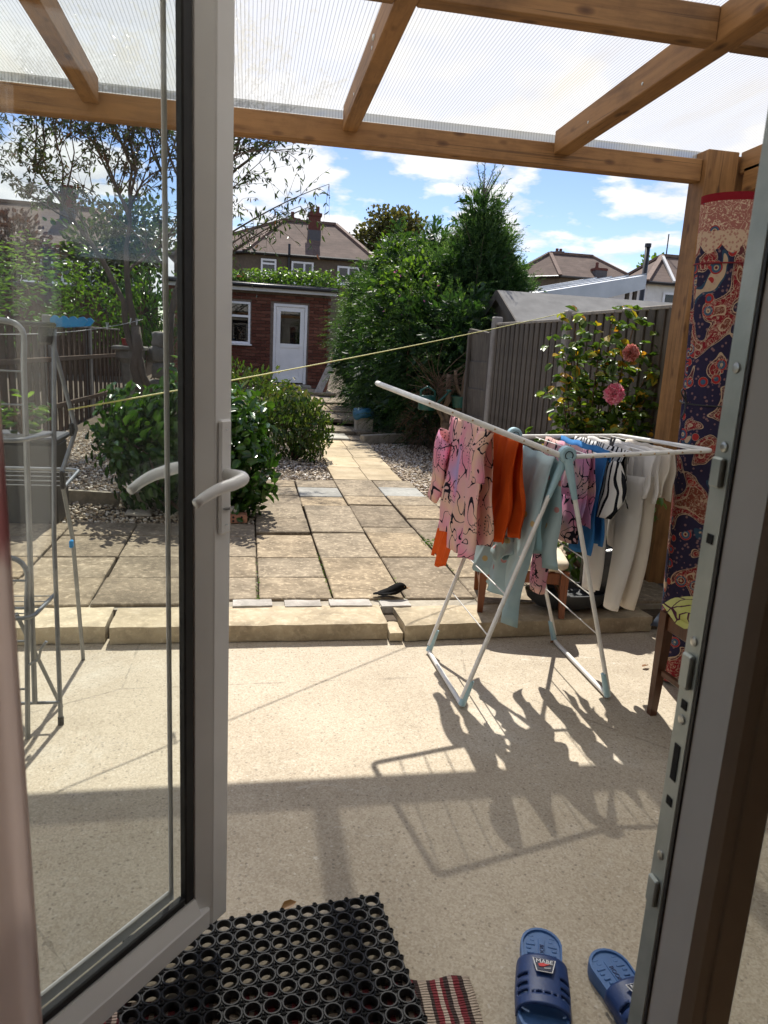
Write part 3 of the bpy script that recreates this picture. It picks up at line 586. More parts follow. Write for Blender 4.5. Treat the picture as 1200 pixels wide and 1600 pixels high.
M_whitec = cloth('cream white cotton', lambda t, v: t.ramp(t.noise(v, 6, 4), [(.3, (.82, .77, .7)), (.7, (.88, .84, .78))]), .55)
def drape(mb, X, y0, y1, zt, f, b, wf=(0, 0), wb=(0, 0), amp=.014, k=22, seed=0, gap=.02, hemf=None, lean=0., nu=30, nv=18):
    """a cloth folded over a wire at x = X that runs along y; f and b are how far the camera side and the far side hang down"""
    g_ = random.Random(seed); p1, p2, p3 = g_.random() * 6, g_.random() * 6, g_.random() * 6; base = len(mb.v); vs = []
    for j in range(-nv, nv + 1):
        s = abs(j) / nv; front = j <= 0; dr = f if front else b; w = wf if front else wb; sd_ = -1 if front else 1
        for i in range(nu + 1):
            u = i / nu; e = s * s * (3 - 2 * s) if s < 1 else 1
            ya, yb = y0 - w[0] * e, y1 + w[1] * e; y = ya + (yb - ya) * u
            d = dr * (hemf(u) if hemf and front else 1) * (1 + .03 * math.sin(u * 9 + p3))
            wav = math.sin(u * k + p1 + s * 1.2) + .5 * math.sin(u * k * 2.1 + p2 - s * 2)
            x = X + sd_ * (.004 + gap * s ** .6) + amp * wav * s ** .75 + .4 * amp * math.sin(s * 11 + p3 + u * 6) * s + lean * s
            y += .35 * amp * math.cos(u * k + p1) * s + .006 * math.sin(s * 7 + u * 5 + p2)
            vs.append((x, y, zt + .004 - (d * s if s > 0 else 0) + .003 * math.sin(u * k + p1)))
    n1_ = nu + 1; mb.add(vs, [(j * n1_ + i, j * n1_ + i + 1, (j + 1) * n1_ + i + 1, (j + 1) * n1_ + i) for j in range(2 * nv) for i in range(nu)]); return mb
def sleeve(mb, p0, p1, r0, r1, seed, n=16, seg=14, bulge=0.):
    g_ = random.Random(seed); p0, p1 = Vector(p0), Vector(p1); d = (p1 - p0).normalized(); a = d.cross(Vector((1, 0, 0))).normalized(); c = d.cross(a); ph = g_.random() * 6; rings = []
    for i in range(seg + 1):
        s = i / seg; r = r0 + (r1 - r0) * s + bulge * math.sin(s * math.pi); ctr = p0.lerp(p1, s) + c * .012 * math.sin(s * 5 + ph)
        rings.append([ctr + a * math.cos(t_ * 2 * math.pi / n) * r * (1 + .12 * math.sin(3 * t_ * 6.28 / n + ph + s * 2)) + c * math.sin(t_ * 2 * math.pi / n) * r * .42 for t_ in range(n)])
    return mb.loft(rings, False)
def garment(name, mb, mat, label, cat, grp=None):
    o = mb.build(name, mat, None, True); md = o.modifiers.new('cloth', 'SOLIDIFY'); md.thickness = .0022; md.offset = 0; return tag(o, label, cat, grp)
mb = drape(MB(), .92, 2.71, 3.27, WY[.92], .53, .5, (-.02, .02), (0, 0), .016, 20, 1, .03, lambda u: 1.06 - .05 * u)
sleeve(mb, (.895, 3.22, 1.05), (.87, 3.345, .74), .07, .05, 1, 16, 14, .012); sleeve(mb, (.90, 2.72, WY[.92] - .02), (.875, 2.70, .93), .06, .045, 2)
garment('printed_shirt', mb, M_pink, 'pink shirt with black squiggle print on the raised left wing of the airer', 'shirt')
mb = drape(MB(), 1.04, 2.69, 3.02, WY[1.04], .42, .4, (0, .05), (0, 0), .02, 19, 2, .03); drape(mb, 1.03, 3.06, 3.27, WY[1.04], .66, .4, (-.04, .09), (0, 0), .012, 16, 7, .02, None, -.11)
garment('orange_top', mb, M_orange, 'plain orange top hanging behind the pink shirt', 'shirt')
mb = drape(MB(), 1.185, 2.68, 3.27, 1.035, .62, .45, (.02, .14), (0, 0), .026, 24, 3, .075, lambda u: 1.1 - .42 * u ** 1.5, -.05)
sleeve(mb, (1.085, 2.86, .7), (1.07, 2.8, .6), .03, .045, 3); sleeve(mb, (1.082, 2.87, .69), (1.07, 2.94, .57), .03, .05, 4)
ring = [Vector((1.072 + .022 * math.cos(a_), 2.865 + .03 * math.cos(a_ * 2) * .2 + .034 * math.sin(a_), .695 + .03 * math.sin(a_ * 1.0 + .5))) for a_ in [i * .45 for i in range(15)]]; mb.tube(ring, .017, 10)
garment('blue_dress', mb, M_aquac, 'pale blue printed dress tied in a knot at the front', 'dress')
mb = drape(MB(), 1.38, 2.76, 3.25, WY[1.38], .38, .32, (0, 0), (0, 0), .014, 21, 4, .02); sleeve(mb, (1.355, 3.06, WY[1.38] - .2), (1.33, 3.04, .37), .1, .062, 5, 20, 18); sleeve(mb, (1.36, 2.86, WY[1.38] - .2), (1.35, 2.84, .66), .09, .07, 6)
garment('printed_trousers', mb, M_pink2, 'pink and lilac squiggle print trousers beside the blue shorts', 'trousers')
mb = drape(MB(), 1.46, 2.78, 3.26, WY[1.46], .46, .42, (.0, 0), (0, 0), .012, 18, 5, .02); garment('blue_shorts', mb, M_blue, 'bright blue cotton garment hanging between pink trousers and striped top', 'shorts')
mb = drape(MB(), 1.53, 2.76, 3.26, WY[1.53], .26, .24, (-.02, 0), (0, 0), .014, 20, 6, .025); sleeve(mb, (1.5, 2.8, WY[1.53] - .05), (1.47, 2.77, .78), .055, .05, 7, 18, 14, .035); sleeve(mb, (1.51, 3.1, WY[1.53] - .06), (1.48, 3.06, .76), .05, .035, 8)
garment('striped_top', mb, M_zebra, 'black and white wavy striped top with puffed sleeve', 'shirt')
def leggings(X, y0, y1, zb1, zb2, mat, label, seed):
    ym = (y0 + y1) / 2; m_ = drape(MB(), X, y0, y1, WY[X], .2, .22, (0, 0), (0, 0), .008, 20, seed, .02)
    sleeve(m_, (X - .022, y0 + (ym - y0) * .8, WY[X] - .12), (X - .045, y0 + (ym - y0) * .66, zb1), .105, .052, seed + 1, 20, 18); sleeve(m_, (X + .012, ym + (y1 - ym) * .35, WY[X] - .12), (X + .005, ym + (y1 - ym) * .3, zb2), .1, .052, seed + 2, 20, 18)
    return garment('white_leggings', m_, mat, label, 'leggings', 'white leggings on the airer')
leggings(1.59, 2.84, 3.24, .41, .36, M_white, 'white leggings nearest the striped top', 30)
leggings(1.65, 2.73, 3.12, .35, .6, M_white, 'white leggings in the middle, between the other two white pairs', 40)
leggings(1.71, 2.72, 3.1, .36, .5, M_whitec, 'cream white leggings at the outer end of the airer, beside the rolled carpet', 50)
# pegs
M_peg = [simple('turquoise peg', (.04, .36, .42), None, 20, .4, 0), simple('pale grey peg', (.6, .6, .58), None, 20, .4, 0), simple('dark peg', (.1, .1, .1), None, 20, .5, 0)]
def peg(loc, rz_, rx, m, label, cat='peg', m2=None):
    p = thing('clothes_peg', loc, label, cat, 'clothes pegs')
    for s in (-1, 1):
        q = MB().box((s * .006, 0, -.012), (.006, .01, .075), (0, s * .14, 0), .0015).build('jaw', m if s < 0 or not m2 else m2, p, local=True)
    T([(-.008, 0, .004), (0, .007, .006), (.008, 0, .004)], .0015, 6).build('spring', M_steel, p, local=True); p.rotation_euler = (rx, 0, rz_); return p
for y_ in (2.84, 2.78): pass
peg((1.555, 2.95, WY[1.53] + .01), .4, .2, M_peg[2], 'grey clothes peg clipped to the airer wire beside the striped top')

# ---------------------------------------------------------------- ring mat, rag rug, slippers
mat_r = simple('black ring rubber', (.022, .022, .023), (.014, .014, .014), 20, .5, .25, 120, spec=.4)
mb = MB(); pit = .0415; nx_, ny_ = 15, 10; zt, zb = .019, 0.
for j in range(ny_):
    for i in range(nx_):
        cx_, cy_ = (i - (nx_ - 1) / 2) * pit, (j - (ny_ - 1) / 2) * pit; n = 16; ro, ri = .0216, .0163; vs = []
        for r_, z_ in ((ro, zb), (ro, zt - .004), (ro - .0015, zt - .002), (ri + .001, zt - .002), (ri, zt - .004), (ri - .0015, zb + .004), (ri - .0015, zb)):
            for q in range(n): a_ = 2 * math.pi * (q + .5) / n; vs.append((cx_ + r_ * math.cos(a_), cy_ + r_ * math.sin(a_), z_))
        mb.add(vs, [(q_ * n + q, q_ * n + (q + 1) % n, (q_ + 1) * n + (q + 1) % n, (q_ + 1) * n + q) for q_ in range(6) for q in range(n)])
for j in range(ny_ + 1):
    for i in range(nx_ + 1):
        cx_, cy_ = (i - nx_ / 2) * pit, (j - ny_ / 2) * pit; mb.lathe((cx_, cy_, 0), [(.0062, 0), (.0062, zt - .002), (.004, zt), (.0025, zt - .004), (.0001, zt - .004)], 10)
        if i < nx_: mb.box((cx_ + pit / 2, cy_, zt * .4), (pit * .72, .0022, zt * .7))
        if j < ny_: mb.box((cx_, cy_ + pit / 2, zt * .4), (.0022, pit * .72, zt * .7))
rm = mb.build('rubber_ring_mat', mat_r, None, True, 40); rm.rotation_euler.z = .108; rm.location = (.064, 1.383, .004); tag(rm, 'black rubber ring mat with rows of round holes, under the open door', 'doormat')
t = NT('striped rag rug'); v = t.mapv(); sx = t.n('ShaderNodeSeparateXYZ'); t.l(v, sx.inputs[0]); wob = t.math('ADD', sx.outputs[0], t.math('MULTIPLY', t.noise(v, 30, 2), .006))
ph = t.math('FRACT', t.math('MULTIPLY', wob, 1 / .105))
c = t.ramp(ph, [(0, (.2, .015, .03)), (.14, (.02, .02, .022)), (.24, (.55, .46, .36)), (.42, (.03, .03, .03)), (.5, (.24, .02, .035)), (.62, (.6, .5, .4)), (.72, (.2, .015, .03)), (.8, (.025, .025, .027)), (.9, (.5, .4, .33))], 'CONSTANT')
c = t.mix(t.math('MULTIPLY', t.noise(v, 200, 2), .5), c, (.2, .12, .1)); wv = t.n('ShaderNodeTexWave', bands_direction='Y'); wv.inputs['Scale'].default_value = 45; wv.inputs['Distortion'].default_value = 3; t.l(v, wv.inputs[0])
M_rag = t.done(t.bsdf(c, .95, 0, t.bump(wv.outputs[0], .8, .006), .1))
mb = MB(); nu, nv = 60, 40; vs = [(-.47 + .93 * i / nu, -.3 + .49 * j / nv + .004 * math.sin(i * .9) * (j in (0, nv)), .0065 + .0025 * math.sin(i * .7) * math.sin(j * .5) + (.003 * random.random())) for j in range(nv + 1) for i in range(nu + 1)]
mb.add(vs, [(j * (nu + 1) + i, j * (nu + 1) + i + 1, (j + 1) * (nu + 1) + i + 1, (j + 1) * (nu + 1) + i) for j in range(nv) for i in range(nu)])
rg = mb.build('rag_rug', M_rag, None, True); rg.location = (.06, 1.19, .0); rg.rotation_euler.z = -.03; tag(rg, 'striped burgundy, cream and black rag rug half under the rubber mat', 'rug'); rm.location.z = .0135; md = rg.modifiers.new('thick', 'SOLIDIFY'); md.thickness = .005; md.offset = -1

M_sole = simple('blue slipper foam', (.05, .14, .34), (.035, .105, .27), 12, .5, .15, 150); M_strap = simple('navy slipper strap', (.014, .045, .16), (.01, .032, .12), 12, .45, .12, 150)
M_ink = {k_: simple('badge ' + k_, c_, c_, 5, .5, 0) for k_, c_ in (('white', (.8, .8, .8)), ('red', (.6, .02, .02)), ('navy', (.01, .015, .05)), ('grey', (.35, .35, .36)))}
SL = [(0, .0), (.018, .036), (.045, .049), (.1, .05), (.15, .051), (.2, .058), (.245, .057), (.28, .043), (.298, .02), (.303, 0)]
def soleo(sc=1., n=40, mirror=1):
    xs_ = [p[0] for p in SL]; pts = []; S_ = np.linspace(0, math.pi, n // 2 + 1)
    ss = [.1515 * (1 - math.cos(a_)) for a_ in S_]
    def w(s_): return float(np.interp(s_, xs_, [p[1] for p in SL]))
    def w2(s_):
        e_ = min(s_, .303 - s_); r_ = .05 if s_ < .15 else .056
        return (r_ * math.sqrt(max(0, 1 - (1 - min(e_ / r_, 1)) ** 2))) * (1 if s_ < .06 or s_ > .24 else 1) * (1 - .06 * math.exp(-((s_ - .12) / .05) ** 2))
    L_ = [(-w2(s_) * sc, (s_ - .15) * sc) for s_ in ss]; R_ = [(w2(s_) * sc, (s_ - .15) * sc) for s_ in ss[1:-1]][::-1]
    return L_ + R_
def slipper(loc, rz_, label):
    s = thing('slipper', loc, label, 'slipper', 'blue slippers on the concrete', rz_)
    mb = MB(); o = soleo(); n = len(o); rings = []
    for sc_, z_ in ((.97, 0), (1., .008), (1., .026), (.985, .032), (.9, .032), (.88, .027)):
        rings.append([Vector((x_ * sc_, y_ * (sc_ + (1 - sc_) * .5), z_ + (.006 * max(0, -(y_) / .15) if z_ > .02 else 0))) for x_, y_ in o])
    mb.loft(rings, True); so_ = mb.build('sole', M_sole, s, True, 35, local=True)
    for sx_ in (-1, 1):                                         # raised tread pattern of the footbed, heel half
        for i in range(4):
            B((sx_ * .026, -.128 + i * .026 + .004, .031), (.022 if i % 2 else .016, .006, .004), (0, 0, sx_ * .05), .0015).build('tread_bar', M_sole, so_, local=True)
            B((sx_ * (.03 if i % 2 else .022), -.117 + i * .026 + .004, .0305), (.012, .009, .004), None, .002).build('tread_block', M_sole, so_, local=True)
    pl_ = B((0, -.075, .031), (.016, .085, .004), None, .001).build('heel_plate', M_sole, so_, local=True)
    tm_ = text_mesh('ROOKS', .015, .0012); lt = link('heel_lettering', tm_, M_strap, so_); lt.location = (0, -.075, .0335); lt.rotation_euler.z = math.pi / 2
    # strap: an arch over the front half with slots
    def arch(y, u, thick=0): a_ = math.pi * u; wx = .058 + .004 * (1 - abs(y - .04) / .1); h = .058 + .10 * (y * -.12) + .004 ; return Vector((-math.cos(a_) * (wx + thick) * (1 if abs(math.cos(a_)) < .98 else .995), y, .016 + (math.sin(a_) ** .62) * (h + thick - .012)))
    mb = MB(); ny2, nu2 = 26, 40; y0, y1 = -.035, .098; inner = len(mb.v)
    def hole(u, y): 
        for yc in (.022, .045, .068):
            if abs(y - yc) < .0045 and (.1 < u < .3 or .7 < u < .9): return True
        return abs(y - .07) < .004 and .36 < u < .64 and (int(u * 40) % 4 != 0)
    vs = [arch(y0 + (y1 - y0) * j / ny2, i / nu2) for j in range(ny2 + 1) for i in range(nu2 + 1)]
    mb.add(vs, [(j * (nu2 + 1) + i, (j + 1) * (nu2 + 1) + i, (j + 1) * (nu2 + 1) + i + 1, j * (nu2 + 1) + i + 1) for j in range(ny2) for i in range(nu2) if not hole((i + .5) / nu2, y0 + (y1 - y0) * (j + .5) / ny2)])
    st = mb.build('strap', M_strap, s, True, 60, local=True); md_ = st.modifiers.new('thick', 'SOLIDIFY'); md_.thickness = .006; md_.offset = 1
    p0 = arch(.005, .5, .0072); 
    def plate(nm, poly, z_, m): m_ = MB(); m_.prism(poly, z_, z_ + .001); o_ = m_.build(nm, m, st, local=True); o_.location = p0; return o_
    tz = [(-.026, .017), (.026, .017), (.018, -.019), (-.018, -.019)]
    # the badge reads right way up from the heel side of the camera, that is with its top towards the heel
    fl = lambda poly, k_: [(-x_ * k_, -y_ * k_) for x_, y_ in poly]
    plate('badge_rim', fl(tz, 1.), .0, M_ink['white']); plate('badge', fl(tz, .9), .0012, M_ink['navy'])
    lm = text_mesh('MABE', .0155, .0005); lo = link('badge_lettering', lm, M_ink['white'], st); lo.location = p0 + Vector((0, -.006, .0034)); lo.rotation_euler.z = math.pi
    plate('badge_swoosh', fl([(-.014, -.001), (-.004, .003), (.006, .001), (.013, .002), (.004, -.003), (-.002, -.007), (-.012, -.008)], 1.), .0026, M_ink['red']); plate('badge_bar', fl([(-.002, -.010), (.014, -.007), (.013, -.011), (.0, -.013)], 1.), .0026, M_ink['grey'])
    return s
slipper((.682, 1.312, .001), math.pi - .36, 'blue foam slide slipper on the concrete, left of the pair, fully in view')
slipper((.868, 1.225, .001), math.pi + .12, 'blue foam slide slipper on the right of the pair, partly behind the door leaf')

# ---------------------------------------------------------------- silver tower airer behind the door glass
M_tube = simple('silver painted tube', (.25, .26, .27), (.18, .19, .2), 20, .35, .04, 90, .6); M_bluep = simple('bright blue plastic', (.02, .27, .6), (.015, .2, .5), 10, .35, 0); M_blackp = simple('black plastic', (.015, .015, .016), None, 10, .45, 0)
tw = thing('tower_airer', (-.9, 2.9, 0), 'tall silver tower airer with bright blue top clips, seen through the door glass', 'clothes airer')
def tt(name, pts, r=.0085, m=M_tube, par=tw): return T(pts, r, 8).build(name, m, par, True, 60)
for X in (-.66, -1.24):
    lg = tt('leg', [(X, 2.64, 0), (X - .015, 2.72, .7), (X - .035, 2.93, 1.44)]); tt('rubber_foot', [(X, 2.64, 0), (X, 2.643, .03)], .011, M_blackp, lg)
    lg = tt('leg', [(X - .04, 3.22, 0), (X - .012, 2.985, .62), (X - .02, 2.9, .84)]); tt('leg', [(X - .022, 2.9, .9), (X + .012, 3.0, 1.05), (X - .05, 2.9, 1.44)])
    B((X - .02, 2.9, .87), (.016, .03, .07), None, .004).build('joint', M_blackp, tw); B((X - .0, 2.99, 1.05), (.016, .03, .05), None, .004).build('joint', M_blackp, tw); B((X + .002, 2.9, .62), (.014, .024, .03), None, .004).build('joint', M_bluep, tw)
tt('cross_rail', [(-.66, 2.64, .09), (-1.24, 2.64, .09)], .006)
for zi, z in enumerate((.45, .82, 1.05)):                       # three tiers of folding shelves, each a U of tube with thin wires
    for s, y0, y1 in (((-1, 2.82, 2.5),) if zi != 1 else ((1, 2.98, 3.3),)):
        x0, x1 = -.7, -1.22; e = .05 * (-1 if y1 < y0 else 1); zz = z + .02
        fr = tt('shelf_frame', [(x0, y0, z)] + bez((x0, y1 - e, zz), (x0, y1, zz), (x0 - .05, y1, zz), 5) + bez((x1 + .05, y1, zz), (x1, y1, zz), (x1, y1 - e, zz), 5) + [(x1, y0, z)], .0075)
        for q in range(4): yy = y0 + (y1 - y0) * (q + .6) / 4.4; tt('shelf_wire', [(x0, yy, z + .02 * (q + .6) / 4.4), (x1, yy, z + .02 * (q + .6) / 4.4)], .0022, M_tube, fr)
tt('top_loop', [(-.74, 2.62, .1), (-.72, 2.62, 1.3)] + bez((-.715, 2.62, 1.38), (-.71, 2.62, 1.44), (-.78, 2.62, 1.44), 6) + [(-1.2, 2.62, 1.44)], .0095)
for q in range(3): tt('top_wire', [(-.73, 2.64, 1.06 + q * .11), (-1.2, 2.64, 1.06 + q * .11)], .003)
for y_ in (2.86, 2.98):                                         # wavy blue clips
    p = MB(); n = 26; prof = [(x_ / n * .125, .012 * abs(math.sin(x_ / n * math.pi * 4)) + .018) for x_ in range(n + 1)]
    p.prism([(x_, z_) for x_, z_ in prof] + [(.11, 0), (.015, -.012), (0, .002)], -.006, .006, Matrix.Translation((-.69, y_, 1.44)) @ Matrix.Rotation(math.pi / 2, 4, 'X')); p.build('hanger_clip', M_bluep, tw)
B((-.82, 2.92, 1.435), (.3, .17, .018), None, .005).build('top_tray', M_blackp, tw)
B((-.72, 2.92, 1.4), (.05, .05, .07), None, .01).build('top_bracket', M_blackp, tw)
# a second smaller frame folded in front
fo = thing('folded_airer', (-.78, 2.55, 0), 'grey folded airer frame leaning against the silver tower airer', 'clothes airer')
tt('leg', [(-.75, 2.55, 0), (-.735, 2.57, .5)] + bez((-.73, 2.575, .58), (-.728, 2.58, .66), (-.8, 2.58, .66), 6) + [(-1.15, 2.58, .66)], .009, M_tube, fo); tt('leg', [(-.69, 2.78, 0), (-.78, 2.6, .45)], .0075, M_tube, fo)
for z in (.18, .36, .48, .58): tt('rung', [(-.745 + z * .02, 2.57, z), (-1.15, 2.57, z)], .004, M_tube, fo)
tt('catch_hook', [(-.745, 2.56, .27), (-.7, 2.55, .3), (-.69, 2.54, .34), (-.67, 2.54, .37)], .005, M_tube, fo)

# ---------------------------------------------------------------- rolled carpet by the post
def m_carpet():
    t = NT('persian carpet'); v = t.mapv(); sx_ = t.n('ShaderNodeSeparateXYZ'); t.l(v, sx_.inputs[0]); z = sx_.outputs[2]
    an = t.math('ARCTAN2', sx_.outputs[1], sx_.outputs[0]); cx = t.n('ShaderNodeCombineXYZ'); t.l(t.math('MULTIPLY', an, .12), cx.inputs[0]); t.l(z, cx.inputs[1]); uv = cx.outputs[0]
    d = t.vor(uv, 15, rnd=.7); sel = t.n('ShaderNodeSeparateColor'); t.l(t.vor(uv, 15, rnd=.7, outp='Color'), sel.inputs[0])
    flower = t.ramp(d, [(0, (.4, .3, .2)), (.09, (.12, .012, .02)), (.2, (.4, .3, .2)), (.24, (.045, .09, .15)), (.34, (.3, .03, .03)), (.42, (.42, .32, .23))], 'CONSTANT')
    q = t.noise(uv, 38, 2, .5, 1.5); vine = t.math('LESS_THAN', t.math('ABSOLUTE', t.math('SUBTRACT', q, .5)), .026)
    big = t.noise(uv, 7.5, 0, .4, .9); field = t.ramp(big, [(0, (.42, .31, .21)), (.25, (.03, .06, .1)), (.3, (.026, .022, .05)), (.53, (.42, .31, .21)), (.545, (.1, .03, .035)), (.575, (.42, .31, .21)), (.585, (.19, .018, .024)), (.68, (.42, .31, .21)), (.7, (.16, .045, .03))], 'CONSTANT')
    speck = t.math('LESS_THAN', t.vor(uv, 48), .26); field = t.mix(t.math('MULTIPLY', speck, .45), field, (.36, .2, .18))
    c = t.mix(t.math('MULTIPLY', t.math('LESS_THAN', d, .43), t.math('GREATER_THAN', sel.outputs[0], .45)), field, flower); c = t.mix(t.math('MULTIPLY', t.math('MULTIPLY', vine, t.math('GREATER_THAN', big, .545)), .75), c, (.42, .32, .23))
    beige = t.mix(t.math('MULTIPLY', t.math('LESS_THAN', t.vor(uv, 75), .38), .7), (.48, .35, .25), (.3, .12, .1))
    lip = t.math('ADD', z, t.math('MULTIPLY', t.math('ABSOLUTE', t.math('SINE', t.math('MULTIPLY', an, 4.))), .035)); c = t.mix(t.math('MULTIPLY', t.math('GREATER_THAN', lip, 1.9), t.math('LESS_THAN', z, 1.95)), c, beige)
    band = t.mix(t.math('LESS_THAN', d, .4), t.mix(vine, (.3, .12, .1), (.55, .43, .31)), flower); c = t.mix(t.math('GREATER_THAN', z, 1.95), c, band); c = t.mix(t.math('GREATER_THAN', z, 2.06), c, (.2, .012, .02))
    oc = t.noise(t.mapv((6, 6, 2)), 1, 2); 
    return t.done(t.bsdf(c, .95, 0, t.bump(t.noise(v, 260, 3), .6, .003), .1))
rc = thing('rolled_carpet', (1.99, 2.86, 0), 'rolled persian carpet in navy, red and cream standing upright against the timber post', 'carpet')
mb = MB(); n, seg = 48, 30; rings = []
for i in range(seg + 1): z = .02 + 2.07 * i / seg; rings.append([Vector((math.cos(a_) * (.112 + .006 * math.sin(a_ * 2 + z)), math.sin(a_) * (.112 + .005 * math.sin(a_ * 3 + z * 2)), z)) for a_ in [k_ * 2 * math.pi / n for k_ in range(n)]])
rings.append([Vector((p.x * .9, p.y * .9, p.z)) for p in rings[-1]]); mb.loft(rings, False); ca = mb.build('carpet_roll', m_carpet(), rc, True, 60, local=True)
sp = MB(); pr = [(.1 - .0075 * a_ / 6.28 * 1.3, a_) for a_ in np.linspace(0, 45, 160)]; vs = []
for r_, a_ in pr: vs += [(r_ * math.cos(a_), r_ * math.sin(a_), 1.2), (r_ * math.cos(a_), r_ * math.sin(a_), 2.088 - .008 * (a_ / 45))]
sp.add(vs, [(2 * i, 2 * i + 2, 2 * i + 3, 2 * i + 1) for i in range(len(pr) - 1)]); M_cback = simple('carpet edge', (.2, .015, .022), (.12, .01, .015), 30, .95, .4, 200); sp.build('carpet_spiral', M_cback, rc, True, local=True)
T([(.117 * math.cos(a_), .117 * math.sin(a_), 1.83 + .004 * math.sin(a_)) for a_ in np.linspace(0, 6.29, 33)], .0035, 6).build('red_tie', M_cback, rc, True, local=True)
T([(.118 * math.cos(a_), .118 * math.sin(a_), 1.27 + .006 * math.sin(a_)) for a_ in np.linspace(0, 6.29, 33)], .003, 6).build('black_tie', M_blackp, rc, True, local=True)
T([(-.116, -.01, 1.27)] + bez((-.13, -.03, 1.28), (-.18, -.05, 1.32), (-.15, -.03, 1.33), 6) + bez((-.14, -.03, 1.32), (-.12, -.03, 1.26), (-.15, -.04, 1.21), 6), .0035, 6).build('tie_knot', M_blackp, rc, True, local=True)

rc.rotation_euler.y = -.045

# ---------------------------------------------------------------- stools, pots and bags in the corner
M_mah = m_wood('reddish stained wood', 2, (.2, .065, .025), (.12, .035, .014), .35, False); M_dark = m_wood('dark brown stained wood', 2, (.115, .045, .022), (.065, .026, .013), .35, False)
M_cream = cloth('cream seat cloth', lambda t, v: t.ramp(t.noise(v, 20, 4), [(.3, (.56, .49, .36)), (.7, (.68, .6, .46))]), .0)
def stool(loc, w, d, h, rz_, wood, seatm, name, label, cat, cushion=True):
    s = thing(name, loc, label, cat, None, rz_)
    for sx_ in (-1, 1):
        for sy in (-1, 1):
            x_, y_ = sx_ * (w / 2 - .022), sy * (d / 2 - .022); mb = MB(); mb.loft([[Vector((x_ * k_ + a_ * r_, y_ * k_ + b_ * r_, z_)) for a_, b_ in ((-1, -1), (1, -1), (1, 1), (-1, 1))] for k_, r_, z_ in ((1.02, .014, 0), (1., .021, h * .75), (1., .021, h - .02))]); mb.build('leg', wood, s, local=True)
    for sx_ in (-1, 1): B((sx_ * (w / 2 - .022), 0, h - .06), (.022, d - .09, .06), None, .003).build('apron', wood, s, local=True); B((sx_ * (w / 2 - .022), 0, h * .42), (.018, d - .09, .026), None, .003).build('stretcher', wood, s, local=True)
    for sy in (-1, 1): B((0, sy * (d / 2 - .022), h - .06), (w - .09, .022, .06), None, .003).build('apron', wood, s, local=True)
    rings = []; n = 36
    for k_, z_ in ((.97, h - .018), (1.02, h - .006), (1.03, h + .012), (.98, h + .028), (.8, h + .036), (.4, h + .04), (.02, h + .041)):
        rings.append([Vector((math.copysign(abs(math.cos(a_)) ** .35, math.cos(a_)) * w / 2 * k_, math.copysign(abs(math.sin(a_)) ** .35, math.sin(a_)) * d / 2 * k_, z_)) for a_ in [2 * math.pi * (q + .5) / n for q in range(n)]])
    MB().loft(rings).build('seat_pad', seatm, s, True, 50, local=True); return s
stool((1.47, 3.64, .092), .46, .4, .27, -.25, M_mah, M_cream, 'padded_stool', 'reddish wood stool with cream padded seat, behind the washing', 'stool')
def lime(t, v):
    c = t.ramp(t.noise(v, 8, 3), [(.3, (.42, .42, .12)), (.7, (.52, .5, .2))]); q = t.vor(t.mapv((1, 1, .6)), 13, 'DISTANCE_TO_EDGE')
    return t.mix(t.math('LESS_THAN', q, .035), c, (.07, .02, .04))
M_lime = cloth('lime patterned cloth', lime, .1)
st2 = stool((1.89, 2.345, 0), .46, .46, .47, .06, M_dark, M_lime, 'wooden_stool', 'dark wooden chair seat with lime green patterned cloth, behind the door leaf', 'stool')
mb = MB(); nu, nv = 14, 8; vs = [(-.245 + .25 * i / nu, -.2 + .4 * j / nv, .515 + .002 * math.sin(i + j)) for j in range(nv + 1) for i in range(nu + 1)]
vs = [(x_ - .0, y_, z_ if x_ > -.2 else z_ - ( -.2 - x_) * 1.1 * (1 + .5 * math.sin(y_ * 20))) for x_, y_, z_ in vs]; mb.add(vs, [(j * (nu + 1) + i, j * (nu + 1) + i + 1, (j + 1) * (nu + 1) + i + 1, (j + 1) * (nu + 1) + i) for j in range(nv) for i in range(nu)]); mb.build('seat_cloth', M_lime, st2, True, local=True)
M_pot = simple('dark grey plastic', (.028, .031, .035), (.018, .02, .023), 8, .45, .1, 60); M_bag = simple('black bin liner', (.018, .019, .021), (.01, .01, .011), 8, .3, .6, 25, bdist=.02); M_redp = simple('red plastic pot', (.32, .03, .025), (.22, .02, .018), 8, .45, .05); M_slate = simple('blue grey plastic sheet', (.07, .085, .11), (.05, .06, .08), 5, .35, .35, 12, bdist=.02)
mb = MB(); n = 40; 
mb.loft([[Vector((1.73 + r_ * 1.5 * math.cos(a_), 3.56 + r_ * .8 * math.sin(a_), z_)) for a_ in [2 * math.pi * q / n for q in range(n)]] for r_, z_ in ((.09, .103), (.12, .115), (.155, .16), (.165, .2), (.15, .2), (.14, .17), (.001, .165))], True)
tag(mb.build('planter_bowl', M_pot, None, True, 50), 'low dark grey oval planter bowl on the right step slab', 'planter')
g_ = random.Random(4); mb = MB(); n = 36; rings = []
for i, (r_, z_) in enumerate(((.13, .1), (.145, .12), (.15, .2), (.155, .32), (.165, .42), (.15, .44), (.12, .4))): rings.append([Vector((1.99 + r_ * math.cos(a_) * (1 + .09 * math.sin(a_ * 5 + z_ * 6) * (z_ > .11)), 3.62 + r_ * .9 * math.sin(a_) * (1 + .08 * math.sin(a_ * 7 + 1)), z_ + .012 * math.sin(a_ * 3) * (z_ > .3))) for a_ in [2 * math.pi * q / n for q in range(n)]])
mb.loft(rings, True); tag(mb.build('planting_bag', M_bag, None, True), 'creased black planting bag in the corner below the white leggings', 'planting bag')
mb = MB(); vs = []; nu, nv = 12, 10
